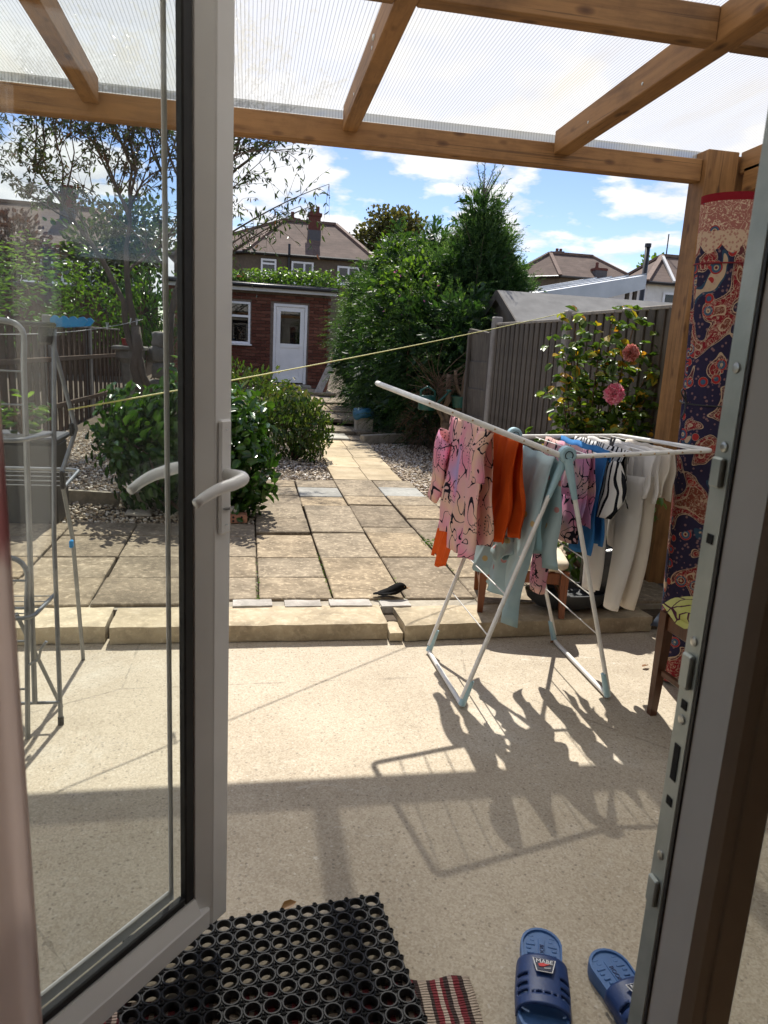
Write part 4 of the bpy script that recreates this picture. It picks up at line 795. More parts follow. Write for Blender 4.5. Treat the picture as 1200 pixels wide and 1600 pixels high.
for j in range(nv + 1):
    for i in range(nu + 1): u, w = i / nu, j / nv; vs.append((2.12 + .38 * u + .03 * math.sin(w * 5), 3.36 - .3 * w + .14 * u, .06 + .34 * u * (1 - .35 * w) + .012 * math.sin(u * 9 + w * 7)))
mb.add(vs, [(j * (nu + 1) + i, j * (nu + 1) + i + 1, (j + 1) * (nu + 1) + i + 1, (j + 1) * (nu + 1) + i) for j in range(nv) for i in range(nu)]); o = mb.build('plastic_sheet', M_slate, None, True); o.modifiers.new('thick', 'SOLIDIFY').thickness = .006; tag(o, 'blue grey plastic board leaning in the corner beside the post', 'board')
tag(MB().lathe((2.0, 2.62, 0), [(.0001, .002), (.085, .002), (.095, .02), (.1, .1), (.11, .11), (.11, .14), (.1, .14), (.09, .03), (.0001, .03)], 28).build('red_pot', M_redp, None, True, 40), 'small red plastic pot behind the dark stool leg', 'pot')
tag(MB().bar((2.16, 3.3, .045), (2.22, 1.1, .045), .09, .09, .01).build('edge_sleeper', M_kerb), 'low concrete edging along the right side of the patio', 'kerb')
M_dleaf = leafmat('dry fallen leaf', [(0, (.2, .08, .03)), (1, (.42, .25, .1))], .2)
for i, (x_, y_, l_) in enumerate(((1.86, 2.97, 'small curled brown leaf on the concrete behind the airer leg'), (1.52, 3.27, 'yellowish dry leaf at the foot of the right step slab'), (.1, 1.6, 'dry brown leaf lying at the far edge of the rubber mat'))):
    o = leaves('fallen_leaf', [(x_, y_, .012 if i < 2 else .03)], [(1, .4, .1)], .045, M_dleaf, None, .5, True, .1, .12, None, (0, 0, 1)); tag(o, l_, 'leaf')

# blackbird sunning itself on the slabs
bd = thing('blackbird', (.785, 3.74, .105), 'small black bird crouching on the paving with its beak to the right', 'bird')
M_bird = simple('black plumage', (.007, .0065, .0065), (.004, .004, .004), 30, .9, .5, 160, spec=.1, bdist=.004); M_beak = simple('yellow brown beak', (.42, .2, .04), None, 30, .5, 0)
prof = [(-.115, .012, .012, .004), (-.1, .016, .02, .005), (-.06, .02, .02, .009), (-.035, .026, .034, .017), (-.005, .035, .046, .027), (.025, .045, .044, .035), (.05, .055, .034, .034), (.066, .06, .026, .027), (.078, .061, .02, .021), (.09, .058, .012, .013), (.096, .056, .004, .005)]
mb = MB(); n = 18; mb.loft([[Vector((x_, w_ * math.cos(a_), max(.001, z_ + h_ * math.sin(a_)))) for a_ in [2 * math.pi * q / n for q in range(n)]] for x_, z_, w_, h_ in prof]); mb.build('body', M_bird, bd, True, local=True)
for s in (-1, 1):
    mb = MB(); mb.loft([[Vector((x_, s * (y_ + w_ * math.cos(a_)), z_ + .006 * math.sin(a_))) for a_ in [2 * math.pi * q / 10 for q in range(10)]] for x_, y_, z_, w_ in ((.045, .03, .05, .006), (.02, .038, .042, .018), (-.02, .04, .03, .022), (-.06, .03, .02, .016), (-.085, .018, .016, .006))]); mb.build('wing', M_bird, bd, True, local=True)
for z_, e in ((.059, .052), (.052, .043)): mb = MB(); mb.loft([[Vector((.092 + x_, r_ * math.cos(a_), z_ + (e - z_) * x_ / .032 + r_ * .6 * math.sin(a_))) for a_ in [2 * math.pi * q / 8 for q in range(8)]] for x_, r_ in ((0, .0055), (.016, .0035), (.032, .0006))]); mb.build('beak', M_beak, bd, True, local=True)
for s in (-1, 1): MB().lathe((.078, s * .0185, .066), [(.0001, s * -.002), (.003, 0), (.0001, s * .002)], 8, 'Y').build('eye', M_beak, bd, local=True)
bd.rotation_euler.z = -.05; bd.scale = (.86, .86, .86)
# broken perforated brick and stones under the laurel
M_clay = simple('broken clay brick', (.42, .2, .12), (.3, .13, .075), 15, .9, .5, 60, bdist=.008)
bk = thing('clay_brick', (-.09, 5.42, .1), 'broken clay brick with round holes under the laurel shrub', 'brick'); rough_slab(.2, .1, .065, 10, 5, 4, .006, 77).build('brick_body', M_clay, bk, True, 50, local=True)
for i in range(2):
    for j in range(3): MB().lathe((-.06 + j * .06, -.0525, .02 + i * .028), [(.009, .002), (.009, -.0015), (.0001, -.0015)], 10, 'Y').build('core_hole', M_hole, bk, local=True)
o = rough_slab(.09, .07, .05, 6, 5, 4, .012, 78).build('round_stone', M_sett, None, True); o.location = (-.11, 5.43, .166); tag(o, 'pale rounded stone on top of the clay brick', 'stone')
for i, (x_, y_) in enumerate(((-.8, 5.7), (-.55, 6.75))):
    o = rough_slab(.2, .17, .03, 7, 6, 2, .012, 80 + i).build('flat_stone', M_sett, None, True); o.location = (x_, y_, .08); tag(o, ['flat pale stone on the gravel in front of the edging', 'flat pale stone on the gravel behind the edging'][i], 'stone')

# ---------------------------------------------------------------- washing lines
M_yline = simple('yellow washing line', (.6, .58, .22), (.5, .46, .14), 30, .6, .1); M_gline = simple('grey washing line', (.35, .34, .32), None, 30, .6, .1)
def sag(a, b, s, n=16): a, b = Vector(a), Vector(b); return [a.lerp(b, i / n) - Vector((0, 0, s * 4 * (i / n) * (1 - i / n))) for i in range(n + 1)]
tag(T(sag((-.66, 2.94, 1.13), (2.58, 5.95, 1.79), .02), .003, 6).build('washing_line', M_yline, None, True), 'yellow washing line stretched from the tower airer to the grey fence post', 'washing line')
tag(T(sag((-2.4, 4.0, 1.42), (-1.28, 9.7, 1.6), .14), .004, 6).build('washing_line', M_gline, None, True), 'sagging washing line on the left running to the bare tree', 'washing line')
peg((-.14, 3.425, 1.195), .2, .7, M_peg[0], 'turquoise and white clothes peg on the yellow washing line', 'peg', M_peg[1])
peg((-1.47, 8.42, 1.5), .5, 0, M_peg[1], 'pale clothes peg on the sagging line in front of the left fence')
for i, x_ in enumerate((-1.31, -1.36)): peg((x_, 9.45 - i * .15, 1.575), .5 + i, .2, M_peg[1], ['pale clothes peg on the sagging line right beside the tree trunk', 'pale clothes peg on the sagging line, second from the tree trunk'][i])
M_blackc = cloth('black washing', lambda t, v: t.ramp(t.noise(v, 8, 3), [(.3, (.012, .012, .014)), (.7, (.022, .022, .026))]), .05)
mb = drape(MB(), -2.1, 5.5, 5.95, 1.28, .55, .5, (0, 0), (0, 0), .02, 18, 60, .03); o = garment('black_cloth', mb, M_blackc, 'dark cloth hanging from the sagging line on the left', 'cloth')

# ---------------------------------------------------------------- fences
M_fgrey = m_wood('weathered grey fence board', 2, (.115, .1, .084), (.065, .056, .047), .85, False); M_fbrown = m_wood('brown fence board', 2, (.1, .06, .035), (.06, .035, .02), .85, False); M_cpost = simple('concrete fence post', (.3, .28, .25), (.22, .2, .18), 10, .9, .4, 60)
M_fcap = m_wood('grey fence capping', 1, (.32, .29, .25), (.22, .2, .17), .85, False)
def fence(p, q, z0, ztop, label, bm, name='board_fence', bw=.062, post_m=M_cpost, post_h=.06, caps=True, posts=True, lap=.009, rails=()):
    p, q = Vector((p[0], p[1], 0)), Vector((q[0], q[1], 0)); d = (q - p); ln = d.length; d.normalize(); a = math.atan2(d.y, d.x); f = thing(name, (p.x, p.y, z0), label, 'fence', None, a)
    n = max(1, round(ln / bw)); w = ln / n; me = MB().box((0, 0, (ztop - z0 - .05) / 2 + .03), (w * 1.16, .014, ztop - z0 - .06), (0, 0, .1), .002).mesh('fence_board')
    for i in range(n):
        o = link('fence_board', me, bm, f); o.location = ((i + .5) * w, .016 if i % 2 else -.006, random.uniform(-.006, .004)); o.rotation_euler.z = random.uniform(-.015, .015)
    if caps: B((ln / 2, 0, ztop - z0 - .018), (ln, .05, .026), None, .004).build('capping_rail', M_fcap, f, local=True)
    for rz_ in rails: B((ln / 2, -.035, rz_ - z0), (ln, .03, .06), None, .004).build('rail', bm, f, local=True)
    if posts:
        for x_ in ((0, ln) if posts == 2 else (0,)): B((x_ - .05, 0, (ztop - z0 + post_h) / 2), (.095, .095, ztop - z0 + post_h), None, .012).build('post', post_m, f, local=True)
    return f
fence((2.62, 5.98), (2.6, 7.8), .05, 1.75, 'grey vertical board fence panel between the two grey posts, left of the rose', M_fgrey, posts=2)
fence((2.62, 4.15), (2.62, 5.86), .05, 1.79, 'grey vertical board fence panel behind the rose bush', M_fgrey, posts=False)
fence((2.6, 1.2), (2.62, 4.05), .05, 1.79, 'grey vertical board fence panel nearest the house, beyond the carpet', M_fgrey, posts=1)
lp = thing('overlap_fence', (2.58, 8.15, .05), 'short grey overlap panel leaning at the far end of the board fence', 'fence')
for i in range(5): MB().box((2.6, 8.2, .24 + i * .31), (.02, .72, .32), (0, -.05, .12), .003).build('overlap_board', M_fgrey, lp)
for yy in (7.92, 8.5): MB().box((2.57 - (yy - 8.2) * .12, yy, .85), (.035, .05, 1.62), (0, 0, .12), .004).build('batten', M_fgrey, lp)
MB().bar((2.645, 7.86, 1.62), (2.56, 8.55, 1.68), .05, .035, .004).build('sloping_cap', M_fgrey, lp)
FL = [(-2.88, 4.6), (-2.74, 6.45), (-2.62, 8.3), (-2.49, 10.2), (-2.37, 12.05), (-2.24, 13.9)]
labs = ['brown board fence panel on the left nearest the house', 'brown board fence panel on the left behind the tower airer', 'brown board fence panel on the left just past the tower airer', 'brown board fence panel on the left before the bare tree', 'brown board fence panel on the left behind the bare tree']
for i in range(5): fence(FL[i], FL[i + 1], .05, 1.5, labs[i], M_fbrown, bw=.125, post_h=.1, caps=True, posts=1, rails=(.45, 1.05))

# ---------------------------------------------------------------- brick outbuilding
M_brick = NT('red brick'); t = M_brick; oi = t.n('ShaderNodeObjectInfo'); c = t.ramp(oi.outputs['Random'], [(0, (.1, .038, .026)), (.5, (.16, .06, .038)), (1, (.22, .095, .062))]); c = t.mix(t.math('MULTIPLY', t.noise(t.mapv(), 40, 4), .5), c, (.1, .035, .025)); M_brick = t.done(t.bsdf(c, .9, 0, t.bump(t.noise(t.mapv(), 90, 4), .4, .004), .2))
M_mortar = simple('mortar', (.24, .19, .15), (.17, .13, .1), 20, .95, .3, 90)
t = NT('plain brickwork'); b_ = t.n('ShaderNodeTexBrick'); b_.inputs['Color1'].default_value = (.2, .06, .035, 1); b_.inputs['Color2'].default_value = (.14, .042, .026, 1); b_.inputs['Mortar'].default_value = (.22, .17, .14, 1); b_.inputs['Scale'].default_value = 1; b_.inputs['Brick Width'].default_value = .225; b_.inputs['Row Height'].default_value = .075; b_.inputs['Mortar Size'].default_value = .006
t.l(t.mapv((1, 1, 1), rot=(math.pi / 2, 0, 0)), b_.inputs[0]); M_brickw = t.done(t.bsdf(b_.outputs[0], .9))
M_felt = simple('dark roofing felt', (.05, .05, .052), (.03, .03, .032), 8, .85, .4, 60); M_facia = m_upvc('white fascia', (.6, .59, .56)); M_gutter = simple('black gutter', (.015, .015, .016), None, 10, .4, 0)
ob_ = thing('brick_outbuilding', (.1, 18, .38), 'flat roofed red brick outbuilding with white door at the end of the path', 'outbuilding')
DX0, DX1, DZ0, DZ1 = .575, 1.365, .46, 2.3; WX0, WX1, WZ0, WZ1 = -.57, .04, 1.34, 2.29
wl = MB()
wl.box((-.615 - .59, 18.12, 1.5), (1.27, .2, 2.3)); wl.box(((WX0 + WX1) / 2, 18.12, .86), (WX1 - WX0, .2, WZ0 - .38)); wl.box(((WX0 + WX1) / 2, 18.12, 2.47), (WX1 - WX0, .2, .36)); wl.box(((WX1 + DX0) / 2, 18.12, 1.5), (DX0 - WX1, .2, 2.3)); wl.box(((DX0 + DX1) / 2, 18.12, 2.475), (DX1 - DX0, .2, .35)); wl.box((DX1 + .27, 18.12, 1.5), (.54, .2, 2.3)); wl.box((DX0 + .395, 18.12, .41), (DX1 - DX0, .2, .1))
wl.box((1.805, 20.2, 1.5), (.2, 3.96, 2.3)); wl.box((-1.74, 20.2, 1.5), (.2, 3.96, 2.3)); wl.box((.03, 22.1, 1.5), (3.3, .2, 2.3)); wa = wl.build('wall', [M_mortar], ob_)
lf_ = B((-1.33, 18.0, 1.5), (1.0, .02, 2.3)).build('side_brickwork', M_brickw, ob_)
bme = MB().box((0, 0, 0), (.213, .05, .064), None, .003).mesh('brick'); bmh = MB().box((0, 0, 0), (.1, .05, .064), None, .003).mesh('brick_half')
for r_ in range(28):
    z = .38 + .0375 + r_ * .0755; x0 = -.83 + (.1125 if r_ % 2 else 0); x_ = x0 - .0
    while x_ < 1.9 - .05:
        xa, xb = x_, x_ + .2135; x_ += .2235
        def hits(a_, b_): return any(a_ < X1 and b_ > X0 and Z0 - .03 < z < Z1 + .03 for X0, X1, Z0, Z1 in ((DX0, DX1, DZ0, DZ1), (WX0, WX1, WZ0, WZ1)))
        xb = min(xb, 1.905)
        if not hits(xa, xb) and xb - xa > .2: o = link('brick', bme, M_brick, wa); o.location = Vector(((xa + xb) / 2, 18.008 + random.uniform(-.002, .002), z)) - worldloc(wa)
        else:
            for a_, b_ in ((xa, xa + .103), (xb - .103, xb)):
                if not hits(a_, b_) and b_ <= 1.906: o = link('brick', bmh, M_brick, wa); o.location = Vector(((a_ + b_) / 2, 18.008, z)) - worldloc(wa)
rf = B((.08, 20.05, 2.69), (3.9, 4.5, .07), None, .01).build('roof', M_felt, ob_); B((.08, 17.79, 2.6), (3.86, .022, .13), None, .003).build('fascia', M_facia, ob_); T([(-1.87, 17.73, 2.66), (2.03, 17.73, 2.65)], .045, 10).build('gutter', M_gutter, ob_, True)
def window(parent, x0, x1, z0, z1, y, fm=M_upvc, split=None, fw=.05, sill=True, transom=None):
    w = MB(); w.box(((x0 + x1) / 2, y, z1 - fw / 2), (x1 - x0, .06, fw), None, .004); w.box(((x0 + x1) / 2, y, z0 + fw / 2), (x1 - x0, .06, fw), None, .004); w.box((x0 + fw / 2, y, (z0 + z1) / 2), (fw, .058, z1 - z0 - 2 * fw)); w.box((x1 - fw / 2, y, (z0 + z1) / 2), (fw, .058, z1 - z0 - 2 * fw))
    if split: w.box((x0 + (x1 - x0) * split, y, (z0 + z1) / 2), (fw, .056, z1 - z0 - 2 * fw))
    if transom: w.box(((x0 + x1) / 2, y, z0 + (z1 - z0) * transom), (x1 - x0 - 2 * fw, .054, fw))
    fr = w.build('window', fm, parent)
    if transom:
        zt_ = z0 + (z1 - z0) * transom; B(((x0 + x1) / 2, y, (z0 + zt_) / 2), (x1 - x0 - 2 * fw, .012, zt_ - z0 - 1.5 * fw)).build('pane', M_glass2, fr); B(((x0 + x1) / 2, y, (z1 + zt_) / 2), (x1 - x0 - 2 * fw, .012, z1 - zt_ - 1.5 * fw)).build('pane', M_glass2, fr)
    else: B(((x0 + x1) / 2, y, (z0 + z1) / 2), (x1 - x0 - 2 * fw, .012, z1 - z0 - 2 * fw)).build('pane', M_glass2, fr)
    if sill: B(((x0 + x1) / 2, y - .06, z0 - .02), (x1 - x0 + .08, .16, .035), None, .006).build('sill', fm, fr)
    return fr
wf = window(ob_, WX0, WX1, WZ0, WZ1, 18.04, transom=.66)
M_stuff = simple('white and red things behind the pane', (.55, .53, .5), (.2, .2, .2), 6, .8, .2); mb = MB(); g_ = random.Random(3)
for i in range(9): mb.box((WX0 + .12 + g_.random() * .36, 18.3, 1.45 + g_.random() * .28), (.16, .1, .16), (g_.random(), g_.random(), g_.random()), .03)
mb.build('window_clutter', M_stuff, ob_)
dr = MB(); dr.box((DX0 + .03, 18.05, (DZ0 + DZ1) / 2), (.06, .09, DZ1 - DZ0), None, .004); dr.box((DX1 - .03, 18.05, (DZ0 + DZ1) / 2), (.06, .09, DZ1 - DZ0), None, .004); dr.box(((DX0 + DX1) / 2, 18.05, DZ1 - .03), (DX1 - DX0 - .12, .09, .06)); d0 = dr.build('door', M_upvc, ob_)
lfm = MB(); a0, a1, b0, b1 = DX0 + .065, DX1 - .065, DZ0 + .03, DZ1 - .065
lfm.box((a0 + .05, 18.06, (b0 + b1) / 2), (.1, .05, b1 - b0), None, .004); lfm.box((a1 - .05, 18.06, (b0 + b1) / 2), (.1, .05, b1 - b0), None, .004); lfm.box(((a0 + a1) / 2, 18.06, b1 - .05), (a1 - a0 - .2, .05, .1)); lfm.box(((a0 + a1) / 2, 18.06, b0 + .06), (a1 - a0 - .2, .05, .12)); lfm.box(((a0 + a1) / 2, 18.06, 1.35), (a1 - a0 - .2, .05, .09)); lfm.build('leaf', M_upvc, d0)
B(((a0 + a1) / 2, 18.065, (b0 + .12 + 1.305) / 2), (a1 - a0 - .2, .03, 1.305 - b0 - .12), None, .004).build('lower_panel', M_upvc, d0); B(((a0 + a1) / 2, 18.06, (1.395 + b1 - .1) / 2), (a1 - a0 - .2, .012, b1 - .1 - 1.395)).build('pane', M_glass2, d0); T([(a1 - .05, 18.03, 1.35), (a1 - .05, 17.99, 1.35), (a1 - .14, 17.99, 1.35)], .009, 8).build('handle', M_upvc, d0)
B((1.0, 17.8, .415), (.95, .4, .07), None, .01).build('doorstep', M_kerb, ob_)
M_plank = m_wood('pale leaning board', 2, (.45, .42, .38), (.3, .28, .25), .8, False)
tag(MB().bar((1.52, 16.4, .36), (1.83, 16.7, 1.0), .16, .03, .004, (0, 1, 0)).build('leaning_board', M_plank), 'pale grey board leaning beside the outbuilding door', 'board'); tag(MB().bar((1.66, 16.55, .36), (1.9, 16.9, 1.25), .1, .025, .004, (0, 1, 0)).build('leaning_board', m_wood('reddish leaning board', 2, (.3, .13, .08), (.2, .08, .05), .8, False)), 'reddish board leaning beside the outbuilding door', 'board')
tag(MB().bar((1.6, 10.3, .135), (2.3, 10.62, .15), .11, .13, .012).build('log_kerb', M_kerb), 'short grey concrete kerb lying at the foot of the conifer hedge', 'kerb')
# blue pot on a concrete block, watering can
tag(rough_slab(.26, .3, .26, 6, 6, 6, .008, 91).build('concrete_block', M_kerb, None, True, 50), 'square concrete block planter under the hedge beside the path', 'planter').location = (1.78, 11.35, .1)
mb = MB(); n = 26; mb.loft([[Vector((1.77 + r_ * math.cos(a_) * (1 + .08 * math.sin(3 * a_)), 11.3 + r_ * math.sin(a_), z_ - .05 * max(0, math.sin(a_ * 2 + .5)) * (r_ > .14))) for a_ in [2 * math.pi * q / n for q in range(n)]] for r_, z_ in ((.16, .37), (.165, .44), (.15, .49), (.08, .5), (.01, .5))]); tag(mb.build('blue_cover', simple('blue plastic sheet', (.03, .16, .26), (.02, .11, .19), 8, .5, .4, 25), None, True), 'blue plastic cover on the concrete block under the hedge', 'cover')
M_can = simple('dark green plastic', (.015, .1, .075), (.01, .07, .05), 8, .4, .05)
wc = thing('watering_can', (2.13, 8.72, .72), 'dark green watering can hanging at the edge of the conifer hedge', 'watering can')
MB().lathe((2.13, 8.72, .72), [(.0001, 0), (.1, 0), (.108, .02), (.1, .14), (.085, .17), (.06, .175), (.06, .165), (.0001, .165)], 24).build('body', M_can, wc, True, 45); T([(2.04, 8.72, .84), (2.05, 8.72, .95), (2.13, 8.72, 1.0), (2.22, 8.72, .94), (2.23, 8.72, .8)], .013, 8).build('handle', M_can, wc, True); sp_ = T([(2.22, 8.72, .76), (2.31, 8.7, .86), (2.38, 8.69, .94)], [.022, .015, .012], 8).build('spout', M_can, wc, True); MB().lathe((2.385, 8.69, .94), [(.012, 0), (.04, .03), (.0001, .036)], 14).build('rose', M_can, sp_, True)
MB().lathe((2.6, 8.9, .75), [(.0001, 0), (.09, 0), (.12, .12), (.125, .14), (.11, .14), (.0001, .11)], 20).build('hanging_pot', M_can, None, True, 45); tag(bpy.data.objects['hanging_pot'], 'small green pot in the conifer branches near the grey fence', 'pot')

# ---------------------------------------------------------------- neighbour's shed and lean-to roof
M_feltg = simple('grey mineral felt', (.2, .195, .185), (.14, .137, .13), 5, .95, .35, 80); M_shedw = m_wood('shed boarding', 2, (.14, .12, .1), (.09, .075, .06), .85, False)
ns = thing('garden_shed', (4.2, 9.3, .05), 'shed with grey felt roof standing behind the grey fence', 'shed')
sl = MB(); yr, zr, ye, zf_ = 9.25, 2.21, 8.35, 1.74; x0, x1 = 3.08, 5.9
sl.add([(x0, ye, zf_), (x1, ye, zf_), (x1, yr, zr), (x0, yr, zr), (x1, 10.15, zf_), (x0, 10.15, zf_)], [(0, 1, 2, 3), (3, 2, 4, 5)]); so2 = sl.build('roof', M_feltg, ns); so2.modifiers.new('thick', 'SOLIDIFY').thickness = .035
mb = MB(); mb.bar((x0 - .012, ye - .02, zf_ - .05), (x0 - .012, yr, zr - .05), .02, .11, .002, (0, 0, 1)); mb.bar((x0 - .012, yr, zr - .05), (x0 - .012, 10.17, zf_ - .05), .02, .11, .002, (0, 0, 1)); mb.build('bargeboard', M_fgrey, ns)
mb = MB(); mb.add([(3.15, 8.45, .05), (3.15, 10.05, .05), (3.15, 10.05, 1.72), (3.15, 9.25, 2.14), (3.15, 8.45, 1.72), (5.8, 8.45, .05), (5.8, 10.05, .05), (5.8, 10.05, 1.72), (5.8, 9.25, 2.14), (5.8, 8.45, 1.72)], [(0, 4, 3, 2, 1), (5, 6, 7, 8, 9), (0, 5, 9, 4), (1, 2, 7, 6)]); mb.build('wall', M_shedw, ns)
M_zinc = simple('pale metal roof sheet', (.5, .52, .54), (.4, .42, .44), 3, .35, .05, 20, .3)
ln_ = thing('lean_to_roof', (6.1, 13.6, 0), 'pale metal lean-to roof sloping up to the right beyond the shed', 'roof')
mb = MB(); mb.add([(5.1, 13, 2.54), (7.14, 13, 2.98), (7.14, 13, 2.74), (6.3, 13, 2.5), (4.85, 15.2, 2.6), (6.9, 15.2, 3.06), (7.1, 15.2, 2.8), (6.2, 15.2, 2.5)], [(0, 3, 2, 1), (0, 1, 5, 4), (1, 2, 6, 5), (3, 7, 6, 2), (0, 4, 7, 3)]); mb.build('roof_panel', M_zinc, ln_)
for i in range(4): a_ = i / 4; MB().bar((5.1 - .24 * a_, 13 + 2.2 * a_ + .05, 2.565 + .05 * a_), (7.14 - .23 * a_, 13 + 2.2 * a_ + .05, 3.005 + .07 * a_), .03, .02).build('seam', M_zinc, ln_)
for x_ in (6.9, 7.05): MB().bar((x_, 13.2, .1), (x_, 13.2, 2.75), .06, .06).build('post', M_fgrey, ln_)
MB().bar((6.3, 13.1, 2.42), (9.5, 13.1, 2.55), .06, .1).build('lower_gutter', simple('brown gutter board', (.07, .035, .03), None, 10, .6, .1), ln_)
pl = thing('flue_pole', (8.72, 16, .3), 'thin black flue pole standing up beside the lean-to roof', 'pole'); T([(8.72, 16, .3), (8.72, 16, 3.98)], .055, 10).build('pipe', M_gutter, pl, True); MB().lathe((8.72, 16, 3.98), [(.07, -.05), (.07, .03), (.0001, .04)], 12).build('cap', M_gutter, pl, True)

# ---------------------------------------------------------------- houses
t = NT('weathered roof tile'); v = t.mapv(); sx = t.n('ShaderNodeSeparateXYZ'); t.l(v, sx.inputs[0]); wv = t.math('FRACT', t.math('MULTIPLY', sx.outputs[2], 6.5))
c = t.ramp(t.noise(v, 1.1, 7, .65), [(.3, (.07, .05, .042)), (.5, (.13, .09, .074)), (.72, (.2, .145, .118))]); c = t.mix(t.math('MULTIPLY', t.noise(v, 9, 4), .5), c, (.13, .095, .075)); c = t.mix(t.math('MULTIPLY', t.math('LESS_THAN', wv, .18), .35), c, (.06, .04, .035))
M_tile = t.done(t.bsdf(c, .9, 0, t.bump(wv, .4, .03), .2)); M_ridge = simple('ridge tile', (.2, .13, .1), (.13, .085, .065), 5, .9, .2); M_pebdash = simple('brown pebbledash', (.17, .13, .09), (.12, .09, .065), 8, .95, .5, 60); M_chim = simple('chimney brick', (.15, .05, .035), (.1, .032, .024), 12, .9, .4, 40); M_lead = simple('lead flashing', (.1, .095, .1), None, 8, .7, .1)
def house(name, label, eaves, zb, ze, ridge, zr, wallm=M_pebdash, base=None):
    cx_ = sum(p[0] for p in eaves) / len(eaves); cy_ = sum(p[1] for p in eaves) / len(eaves); h = thing(name, (cx_, cy_, zb), label, 'house'); n = len(eaves)
    inn = [(cx_ + (x_ - cx_) * .93, cy_ + (y_ - cy_) * .93) for x_, y_ in eaves]; w = MB(); w.prism(inn, zb, ze - .05); w.build('wall', wallm, h)
    A1, A2 = [Vector((*p, zr)) for p in ridge]; E = [Vector((*p, ze)) for p in eaves]; r_ = MB(); hips = MB()
    for i in range(n):
        a_, b_ = E[i], E[(i + 1) % n]; sa = A1 if (a_ - A1).length < (a_ - A2).length else A2; sb = A1 if (b_ - A1).length < (b_ - A2).length else A2
        r_.add([a_, b_, sb, sa] if sa is not sb else [a_, b_, sa], [(0, 1, 2, 3)] if sa is not sb else [(0, 1, 2)]); hips.bar(a_ + Vector((0, 0, .03)), sa + Vector((0, 0, .04)), .22, .12)
    hips.bar(A1 + Vector((0, 0, .04)), A2 + Vector((0, 0, .04)), .24, .14); ro = r_.build('roof', M_tile, h); hips.build('ridge_tiles', M_ridge, ro)
    gt = MB()
    for i in range(n): gt.tube([E[i] + Vector((0, 0, -.04)), E[(i + 1) % n] + Vector((0, 0, -.04))], .07, 6)
    gt.build('gutter', M_gutter, h); return h, ro
def chimney(ro, x, y, z0, z1, w=.6, d=.6, pots=2):
    m_ = MB(); m_.box((x, y, (z0 + z1) / 2), (w, d, z1 - z0)); m_.box((x, y, z1 - .09), (w + .12, d + .12, .14)); ch_ = m_.build('chimney', M_chim, ro); B((x, y - d * .2, z0 + .35), (w + .05, d * .8, .9)).build('flashing', M_lead, ch_) if pots != 9 else None
    for i in range(min(pots, 4)): MB().lathe((x - w * .25 + i * w * .5, y, z1), [(.11, -.02), (.12, .02), (.09, .12), (.1, .32), (.08, .34), (.0001, .3)], 12).build('chimney_pot', M_chim, ch_, True)
h, ro = house('semi_detached_house', 'brown semi-detached house with hipped tile roof behind the brick outbuilding', [(-.25, 38), (6.3, 38), (6.3, 46), (-4.2, 46), (-4.2, 41.5)], .3, 5.62, [(1.75, 42), (4.55, 42)], 7.75)
chimney(ro, 3.25, 40.2, 6.3, 7.95); chimney(ro, 2.4, 43, 7.0, 8.05, .5, .5, 1)
for x0, x1, z0, z1, s in ((.55, 1.3, 4.66, 5.36, None), (2.03, 3.12, 4.3, 5.34, .58), (4.3, 5.42, 4.4, 5.28, .5)): window(h, x0, x1, z0, z1, 38.2, split=s, fw=.09, transom=.68 if not s else None)
T([(1.9, 38.15, .4), (1.9, 38.15, 5.55), (1.9, 37.95, 5.62), (1.9, 38.05, 6.1)], .06, 8).build('downpipe', M_gutter, h); T([(6.0, 38.15, .4), (6.0, 38.15, 5.9)], .05, 8).build('downpipe', M_gutter, h)
h, ro = house('distant_house', 'tiled roof showing between the conifers and the oak tree', [(10.9, 55), (17.5, 55), (17.5, 63), (10.9, 63)], .3, 7.4, [(13.3, 59), (15.5, 59)], 9.5); chimney(ro, 14.9, 58.4, 8.6, 9.9, pots=9)
h, ro = house('hipped_house', 'brown hipped roof house beyond the shed, with chimney on its right slope', [(16.2, 47), (18.5, 44), (23.9, 44), (25, 52), (17, 52)], .3, 6.28, [(19.0, 47.2), (21.9, 47.2)], 7.95); chimney(ro, 21.25, 44.6, 6.0, 6.95, .7, .6, 1); chimney(ro, 19.9, 48, 7.4, 8.05, .5, .5, 2); window(h, 19.5, 20.8, 5.3, 6.0, 44.25, fw=.09, split=.5)
h, ro = house('tiled_house', 'house with smooth brown tiled roof at the right, left of the post', [(17.6, 32), (23, 32), (24, 40), (19, 40)], .3, 5.0, [(19.9, 35), (21.5, 35)], 6.55, M_render); window(h, 18.6, 20.0, 3.4, 4.6, 32.2, fw=.09, split=.5)
MB().bar((18.95, 31.97, 5.05), (19.6, 34.4, 6.45), .12, .1).build('white_verge', M_facia, ro)
ar = T([(20.1, 35, 6.5), (20.1, 35, 7.6)], .03, 6).build('aerial', M_gutter, ro)
h, ro = house('terraced_house', 'brown terraced house far left behind the bare tree, seen through the glass', [(-15, 36), (-4.9, 36), (-4.9, 44), (-15, 44)], .3, 5.0, [(-12, 40), (-7.4, 40)], 7.2); chimney(ro, -8.4, 39, 6.2, 7.7)
for i in range(4): window(h, -9.9 + i * 1.3, -9.0 + i * 1.3, 3.4, 4.5, 36.2, fw=.09, split=.5)
gar = thing('brown_garage', (-4.6, 20.5, .35), 'low dark brown garage behind the left fence', 'garage'); B((-4.7, 20.6, 1.35), (4.4, 3.2, 2.0)).build('wall', simple('dark brown boarding', (.09, .045, .03), (.06, .03, .02), 6, .9, .3), gar); B((-4.7, 20.6, 2.41), (4.7, 3.5, .1), None, .02).build('roof', M_felt, gar); B((-4.2, 18.98, 1.2), (1.5, .04, 1.6), None, .01).build('door', M_fbrown, gar)

